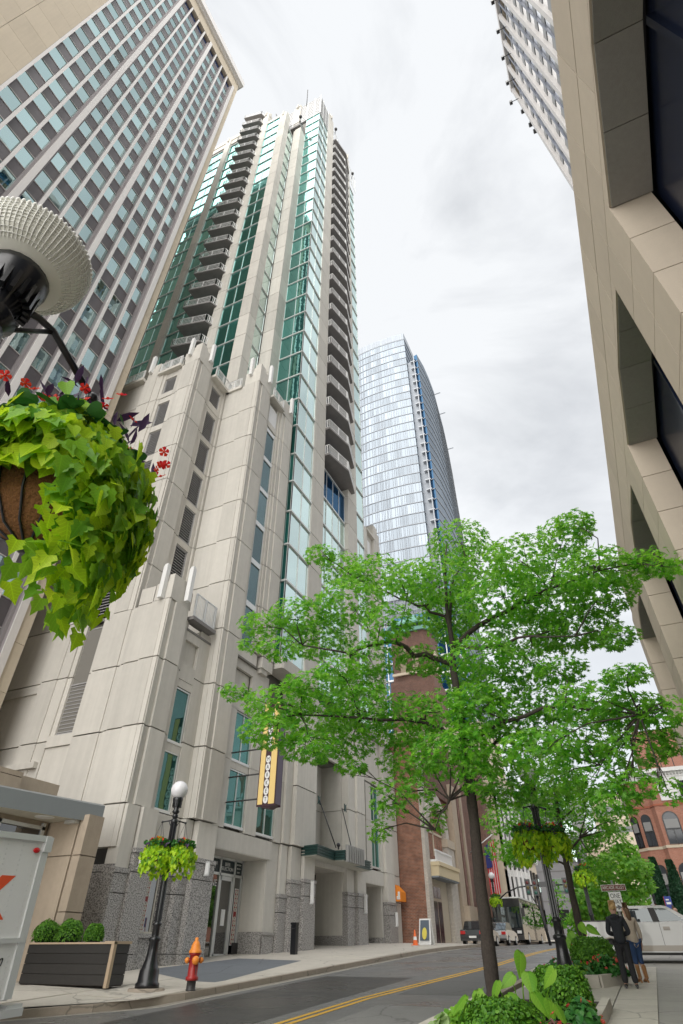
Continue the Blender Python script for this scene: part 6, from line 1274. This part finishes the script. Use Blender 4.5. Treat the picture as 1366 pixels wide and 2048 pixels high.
for y in np.arange(4.0,9.9,.36):
    for z in np.arange(.30,1.8,.085): rv_.box(-11.502,-11.494,y-.01,y+.01,z-.01,z+.01)
    for z in np.arange(-.65,.1,.085): rv_.box(-11.508,-11.50,y-.01,y+.01,z-.01,z+.01)
for y in np.arange(3.7,9.9,.07): rv_.box(-11.502,-11.494,y-.008,y+.008,1.795,1.81)
r_=rv_.obj('rivets',ALU,TR); r_['kind']='stuff'
MB().ell((-11.48,9.74,1.68),(.03,.085,.05),14,8).obj('marker_light',mat('red lens',(.55,.01,.015),.25,rnd=0),TR)
MB().box(-11.5,-11.47,9.5,9.62,-.62,-.52).obj('reflector',mat('dark red reflector',(.25,.03,.03),.4,rnd=0),TR)
yc,zc,hh=8.86,.865,.355
Xp=[(-.62,hh),(-.30,hh),(-.02,.10),(.24,hh),(.56,hh),(.16,-.0),(.54,-hh),(.22,-hh),(-.03,-.12),(-.30,-hh),(-.64,-hh),(-.2,0)]
MB().extr([(-11.499,yc+u,zc+v) for u,v in Xp],(.004,0,0)).obj('letter_x',ORG,TR)
text('.com',.27,BLK,TR,(-11.496,9.41,-.12),RX,UP,ext=.001,shear=.25,sx=.85)
MB().box(-13.8,-11.5,9.9,10.4,-.98,-.86).box(-11.9,-11.55,10.05,10.4,-.98,-.8).obj('rear_bumper',ALU,TR); MB().box(-13.4,-11.9,3,9.9,-.85,-.65).obj('chassis',DARK,TR)
MB().extr([(-13.75,3.5,-.7),(-13.75,1.6,-.7),(-13.75,1.4,.2),(-13.75,2.2,1.2),(-13.75,3.5,1.3)],(2.15,0,0)).obj('cab',TP,TR)
for y in (2.4,7.8): wheel(TR,(-11.75,y,-.82),.40,.26,(1,0,0)); wheel(TR,(-13.55,y,-.82),.40,.26,(1,0,0))
TR.rotation_euler=(math.atan(.045),0,0); TR.location.z-=.14
# pickup in the alley, tail to the left
PK=thing('pickup_truck','white four-door pickup truck parked across the alley behind the standing people','pickup truck',(0,28.3,-.42))
PP=mat('silver white pickup paint',(.47,.47,.46),.28,coat=.6,rnd=0); BG_=mat('beige lower paint',(.30,.265,.22),.35,coat=.4,rnd=0); WG=glass('vehicle glass',(.6,.65,.67),(.03,.035,.04),.12,rnd=.05,f1=.6); CHR=mat('chrome',(.7,.7,.7),.12,metal=1,rnd=0)
yn,yf_=27.3,29.15; zg=-.42
def arcpts(cx,cz,r,a0,a1,n=9): return [(cx+r*math.cos(a),cz+r*math.sin(a)) for a in np.linspace(a0,a1,n)]
rw,fw_=-1.72,1.98; wz=zg+.36; ra=.44
prof=[(-2.66,.02),(-2.70,.3),(-2.66,.85),(-2.60,.88),(-1.12,.88),(-1.10,.80),(1.05,.80),(1.15,.90),(2.3,.80),(2.72,.66),(2.82,.40),(2.8,.0)]+[p for p in arcpts(fw_,wz,ra,.05,math.pi-.05)]+[p for p in arcpts(rw,wz,ra,.05,math.pi-.05)]
def side(pts,y0,y1): return [(x,y0,z) for x,z in pts],(0,y1-y0,0)
MB().extr(*side(prof,yn,yf_)).obj('body',PP,PK)
cabp=[(-1.16,.80),(-1.06,1.22),(-.86,1.315),(.25,1.315),(.42,1.28),(1.12,.86),(1.05,.80)]
MB().extr(*side(cabp,yn+.07,yf_-.07)).obj('cab',PP,PK)
MB().extr(*side([(-1.0,.84),(-.93,1.19),(-.86,1.23),(-.22,1.23),(-.16,.84)],yn+.055,yn+.075)).obj('rear_side_window',WG,PK); MB().extr(*side([(.06,.84),(.0,1.23),(.24,1.23),(.40,1.20),(.88,.86)],yn+.055,yn+.075)).obj('front_side_window',WG,PK)
MB().extr(*side([(-.16,.83),(-.23,1.245),(-.01,1.245),(.06,.83)],yn+.045,yn+.08)).obj('door_pillar',DARK,PK)
MB().extr(*side([(-1.26,.16),(-1.26,.0),(1.48,.0),(1.48,.16)],yn-.012,yn+.02)).obj('lower_band',BG_,PK); bx('rocker',-1.2,1.45,yn+.05,yn+.3,-.1,-.0,DARK,PK)
for x in (-1.1,.02,1.12): bx('door_gap',x-.006,x+.006,yn-.004,yn+.01,.02,.8,DARK,PK)
for x in (-.93,.12): MB().box(x,x+.2,yn-.035,yn,.625,.655).box(x-.01,x+.21,yn-.006,yn,.58,.69).obj('door_handle',BG_,PK)
bx('tail_light',-2.70,-2.52,yn-.012,yn+.05,.45,.78,mat('tail light red',(.5,.02,.02),.25,rnd=0),PK); bx('tail_light_band',-2.705,-2.515,yn-.016,yn+.04,.58,.66,WHITE,PK); bx('bed_rail',-2.62,-1.12,yn-.01,yn+.09,.86,.90,DARK,PK)
MB().box(1.0,1.25,yn-.2,yn-.02,.82,.99).box(.95,1.1,yn-.05,yn+.06,.84,.9).obj('side_mirror',DARK,PK); MB().box(-2.85,-2.62,yn+.05,yf_-.05,-.05,.14).box(2.75,2.92,yn+.03,yf_-.03,-.05,.16).obj('bumper',CHR,PK)
text('4X4',.13,DARK,PK,(-2.28,yn-.004,.66),(1,0,0),UP,ext=.001,sx=1.5)
for cx in (rw,fw_):
    MB().tube([(cx+ra*1.02*math.cos(a),yn-.01,wz+ra*1.02*math.sin(a)) for a in np.linspace(.0,math.pi,14)],.03,6).obj('wheel_arch',BG_,PK)
    for y in (yn+.12,yf_-.12): wheel(PK,(cx,y,wz),.36,.24,(0,1,0))
    MB().tube([(cx,yn+.03,wz),(cx,yf_-.03,wz)],[.42,.42],20,smooth=False).obj('wheel_well',VOID,PK)
MB().ell((.5,yn+.5,.98),(.1,.1,.14),10,8).box(.35,.7,yn+.3,yn+.75,.6,.84).obj('driver_seat',DARK,PK)
# coach
BU=thing('coach_bus','black coach bus with a big dark windscreen parked at the far left kerb','bus',(-11.9,66,gz(66)))
zb=gz(62)
MB().box(-13.05,-10.6,60.2,72,zb+.35,zb+3.25).obj('body',mat('black coach paint',(.025,.025,.028),.2,coat=.6,rnd=0),BU)
MB().box(-13.0,-11.95,60.12,60.2,zb+1.15,zb+2.6).box(-11.9,-10.65,60.12,60.2,zb+1.15,zb+2.6).obj('windscreen',glass('coach glass',(.6,.68,.7),(.02,.03,.035),.35,rnd=.02),BU)
MB().box(-10.6,-10.56,60.5,71.8,zb+1.4,zb+2.9).obj('side_glass',MATS['coach glass'],BU); MB().box(-13.1,-10.55,60.05,72,zb+3.22,zb+3.32).obj('roof_edge',ALU,BU); MB().box(-13.05,-10.6,60.0,60.2,zb+.3,zb+.65).obj('bumper',DARK,BU)
for x in (-12.8,-10.95): MB().box(x-.18,x+.18,60.1,60.2,zb+.75,zb+.95).obj('headlight',WHITE,BU)
for x in (-13.3,-10.35): MB().box(x-.12,x+.12,59.85,60.0,zb+1.9,zb+2.5).bar((x,59.95,zb+2.5),(x*.97-.35,60.2,zb+2.9),.05).obj('mirror',DARK,BU)
for y in (62.5,69.5): wheel(BU,(-10.75,y,zb+.45),.48,.3,(1,0,0)); wheel(BU,(-12.9,y,zb+.45),.48,.3,(1,0,0))

# cars parked far along the left kerb
def parked_car(label,x,y,paint,h=1.45):
    z=gz(y); o=thing('parked_car',label,'car',(x,y,z),'cars parked along the far left kerb'); w=.86
    P=[(-2.2,.32),(-2.25,.62),(-2.1,.90),(-1.5,.96),(.9,.93),(2.0,.78),(2.25,.55),(2.2,.3)]
    MB().extr([(x-w,y+a,z+b) for a,b in P],(2*w,0,0)).obj('body',paint,o)
    G=[(-1.75,.95),(-1.15,h-.06),(-.6,h),(.2,h-.03),(1.05,.93)]
    MB().extr([(x-w+.12,y+a,z+b) for a,b in G],(2*w-.24,0,0)).obj('cabin',MATS['vehicle glass'],o); MB().extr([(x-w+.16,y+a,z+b+.012) for a,b in G[1:4]]+[(x-w+.16,y+a,z+b-.03) for a,b in G[3:0:-1]],(2*w-.32,0,0)).obj('roof',paint,o)
    for s in (-1,1):
        MB().box(x+s*.66-.16,x+s*.66+.16,y-2.28,y-2.16,z+.66,z+.84).obj('tail_light',MATS['tail light red'],o)
        for yy in (-1.4,1.4): wheel(o,(x+s*.78,y+yy,z+.32),.32,.2,(1,0,0))
    MB().box(x-.25,x+.25,y-2.27,y-2.2,z+.45,z+.57).obj('number_plate',WHITE,o); MB().box(x-w+.02,x+w-.02,y-2.3,y-2.15,z+.3,z+.42).obj('bumper',DARK,o)
parked_car('dark parked car with red tail lights at the far left kerb beside the church steps',-11.7,49,mat('dark car paint',(.03,.032,.036),.25,coat=.6,rnd=0))
parked_car('silver parked car just in front of the black coach at the far left kerb',-11.6,55.6,mat('silver car paint',(.42,.43,.44),.25,metal=.3,coat=.6,rnd=0))
# ================================================================ people
SKIN=mat('skin',(.55,.33,.24),.55,rnd=0,noise=((6,.04),)); BLOND=mat('blond hair',(.50,.33,.15),.6,noise=((30,.2),),rnd=0); HOOD=mat('charcoal hoodie cloth',(.022,.024,.03),.95,noise=((9,.2),(40,.15)),bump=.5,bscale=22,rnd=0); TROU=mat('black trouser cloth',(.017,.017,.020),.9,noise=((9,.2),),bump=.4,bscale=18,rnd=0)
SHOE=mat('black leather',(.012,.012,.012),.35,rnd=0); JEAN=mat('blue denim',(.03,.065,.16),.9,noise=((20,.15),),bump=.3,bscale=60,rnd=0); BOOT=mat('tan boot leather',(.33,.16,.06),.55,noise=((10,.15),),rnd=0); COAT=mat('cream cardigan',(.52,.44,.36),.95,noise=((25,.2),),bump=.8,bscale=40,rnd=0); BRNH=mat('brown hair',(.13,.075,.04),.6,noise=((30,.2),),rnd=0); GREYC=mat('grey jacket cloth',(.2,.2,.21),.9,rnd=0)
def skinned(name,parent,loc,yaw,verts,edges,radii,m,root=0,sub=2):
    """a smooth tapering surface grown round a skeleton"""
    c,s=math.cos(yaw),math.sin(yaw)
    me=D.meshes.new(name); me.from_pydata([(x*c-y*s,x*s+y*c,z) for x,y,z in verts],edges,[]); me.materials.append(m)
    o=D.objects.new(name,me); put(o,parent,loc)
    md=o.modifiers.new('skin','SKIN'); md.use_smooth_shade=True; sv=me.skin_vertices[0].data
    for i,r in enumerate(radii): sv[i].radius=(r,r) if not isinstance(r,tuple) else r; sv[i].use_root=(i==root)
    sb=o.modifiers.new('sub','SUBSURF'); sb.levels=sub; sb.render_levels=sub
    dg=bpy.context.evaluated_depsgraph_get(); m2=D.meshes.new_from_object(o.evaluated_get(dg)); o.modifiers.clear(); o.data=m2
    for p in m2.polygons: p.use_smooth=True
    return o
def person(label,x,y,z,yaw,k,top,bottom,shoe,hair,skirt=.0,boots=False,stance=.10,arms='front',turn=0):
    P=thing('person',label,'person',(x,y,z)); S=lambda L_:[tuple(k*a for a in p) for p in L_]
    # body: one continuous figure
    V=[(0,0,.92),(0,0,1.08),(0,.0,1.24),(0,.0,1.36),(0,.015,1.44),(0,.025,1.53),(0,.025,1.63)]; E=[(0,1),(1,2),(2,3),(3,4),(4,5),(5,6)]; Rr=[.085,.08,.09,.06,.048,.088,.075]
    def ad(p,par,r): V.append(p); E.append((par,len(V)-1)); Rr.append(r); return len(V)-1
    joints={}
    for s in (-1,1):
        a=ad((s*.16,0,1.34),3,.055)
        if arms=='front': e=ad((s*.235,.0,1.08),a,.043); w=ad((s*.10,.2,1.03),e,.03); h=ad((s*.04,.25,1.03),w,.032)
        else: e=ad((s*.22,-.02,1.06),a,.043); w=ad((s*.23,.04,.84),e,.03); h=ad((s*.23,.06,.76),w,.033)
        for f in range(4): g=ad((s*(.02+.0*f)+(0 if arms=='front' else s*.2),(.29 if arms=='front' else .035+.022*f),(1.06-.022*f if arms=='front' else .70)),h,.0095); ad((V[g][0]-s*.012,V[g][1]+.01,V[g][2]-(.03 if arms=='front' else .045)),g,.0085)
        t=ad((V[h][0]+s*.01,V[h][1]+.03,V[h][2]+.03),h,.011); ad((V[t][0]-s*.015,V[t][1]+.03,V[t][2]),t,.009)
        hp=ad((s*.085,0,.84),0,.065); kn=ad((s*stance,.02,.50),hp,.062); an=ad((s*(stance+.015),-.02,.09),kn,.042); ad((s*(stance+.03),.12,.035),an,.036)
        ad((s*.092,.02,1.54),5,.018)
    nb=ad((0,.115,1.52),5,.016)
    skinned('body',P,(x,y,z),yaw,S(V),E,[r*k for r in Rr],SKIN)
    c,s_=math.cos(yaw),math.sin(yaw); rot=lambda p:(x+k*(p[0]*c-p[1]*s_),y+k*(p[0]*s_+p[1]*c),z+k*p[2])
    for s in (-1,1): MB().ell(rot((s*.033,.104,1.565)),(.014*k,.01*k,.009*k),8,6).obj('eye',WHITE,P)
    MB().ell(rot((0,.106,1.475)),(.026*k,.01*k,.008*k),8,5).obj('mouth',mat('lips',(.42,.14,.12),.5,rnd=0),P)
    # clothes follow the same joints
    V=[(0,0,.80),(0,0,1.0),(0,0,1.22),(0,0,1.36),(0,.005,1.425)]; E=[(0,1),(1,2),(2,3),(3,4)]; Rr=[(.165,.155),(.145,.14),(.155,.145),(.10,.10),(.075,.075)]
    for s in (-1,1):
        a=ad((s*.165,0,1.335),3,.075)
        if arms=='front': e=ad((s*.245,.0,1.07),a,.064); ad((s*.11,.19,1.03),e,.05)
        else: e=ad((s*.23,-.02,1.05),a,.062); ad((s*.235,.03,.86),e,.05)
    if skirt: V[0]=(0,0,.80-skirt); Rr[0]=(.19,.17)
    skinned('jacket',P,(x,y,z),yaw,S(V),E,[tuple(q*k for q in r) if isinstance(r,tuple) else r*k for r in Rr],top)
    if arms=='front' and not skirt: MB().ell(rot((0,-.085,1.39)),(.115*k,.065*k,.06*k),14,8).obj('hood',top,P)
    V=[(0,0,.93)]; E=[]; Rr=[.14]
    for s in (-1,1):
        hp=ad((s*.085,-.01,.84),0,.112); kn=ad((s*stance,.01,.50),hp,.076); ad((s*(stance+.015),-.01,.07 if not boots else .36),kn,.078 if not boots else .06)
    skinned('trousers',P,(x,y,z),yaw,S(V),E,[r*k for r in Rr],bottom)
    for s in (-1,1):
        q=MB(); xx=s*(stance+.02)
        V=[(xx,-.06,.05),(xx,.02,.055),(xx+s*.01,.14,.03),(xx+s*.015,.19,.02)]; E=[(0,1),(1,2),(2,3)]; Rr=[.042,.045,.036,.02]
        if boots: V+=[(xx,-.03,.2),(xx,-.02,.38)]; E+=[(0,4),(4,5)]; Rr+=[.05,.066]
        so=skinned('shoe' if not boots else 'boot',P,(x,y,z),yaw,S(V),E,[r*k for r in Rr],shoe)
        p0=rot((xx,-.075,.0)); MB().box(p0[0]-.022*k,p0[0]+.022*k,p0[1]-.022*k,p0[1]+.022*k,z,z+.05*k).obj('heel',shoe,P)
    V=[(0,.0,1.62),(0,-.03,1.66),(0,-.06,1.60),(0,-.055,1.52)]; E=[(0,1),(1,2),(2,3)]; Rr=[.092,.075,.085,.05]
    for s in (-1,1): V.append((s*.06,-.01,1.60)); E.append((2,len(V)-1)); Rr.append(.05)
    h=skinned('hair',P,(x,y,z),yaw,S(V),E,[r*k for r in Rr],hair)
    if hair is BLOND: MB().ell(rot((0,-.12,1.58)),(.05*k,.05*k,.06*k),12,8).obj('hair_bun',hair,P)
    else: skinned('long_hair',P,(x,y,z),yaw,S([(0,-.07,1.6),(0,-.095,1.45),(0,-.10,1.3)]),[(0,1),(1,2)],[.08*k,.075*k,.05*k],hair)
    return P
pz=gz(17.9)+.125
person('person with blond hair in charcoal hoodie and black flared trousers, back turned, on the pavement',-.93,17.95,pz,.05,.955,HOOD,TROU,SHOE,BLOND,stance=.10)
pz=gz(19.3)+.125
person('person in cream cardigan, blue jeans and tan boots, behind the one in charcoal hoodie',-.70,19.35,pz,.5,.93,COAT,JEAN,BOOT,BRNH,skirt=.12,boots=True,stance=.07,arms='down')
person('person with dark hair passing behind the pickup truck cab, only the head showing',.72,30.6,-.25,-1.5,1.0,GREYC,TROU,SHOE,BRNH,arms='down')
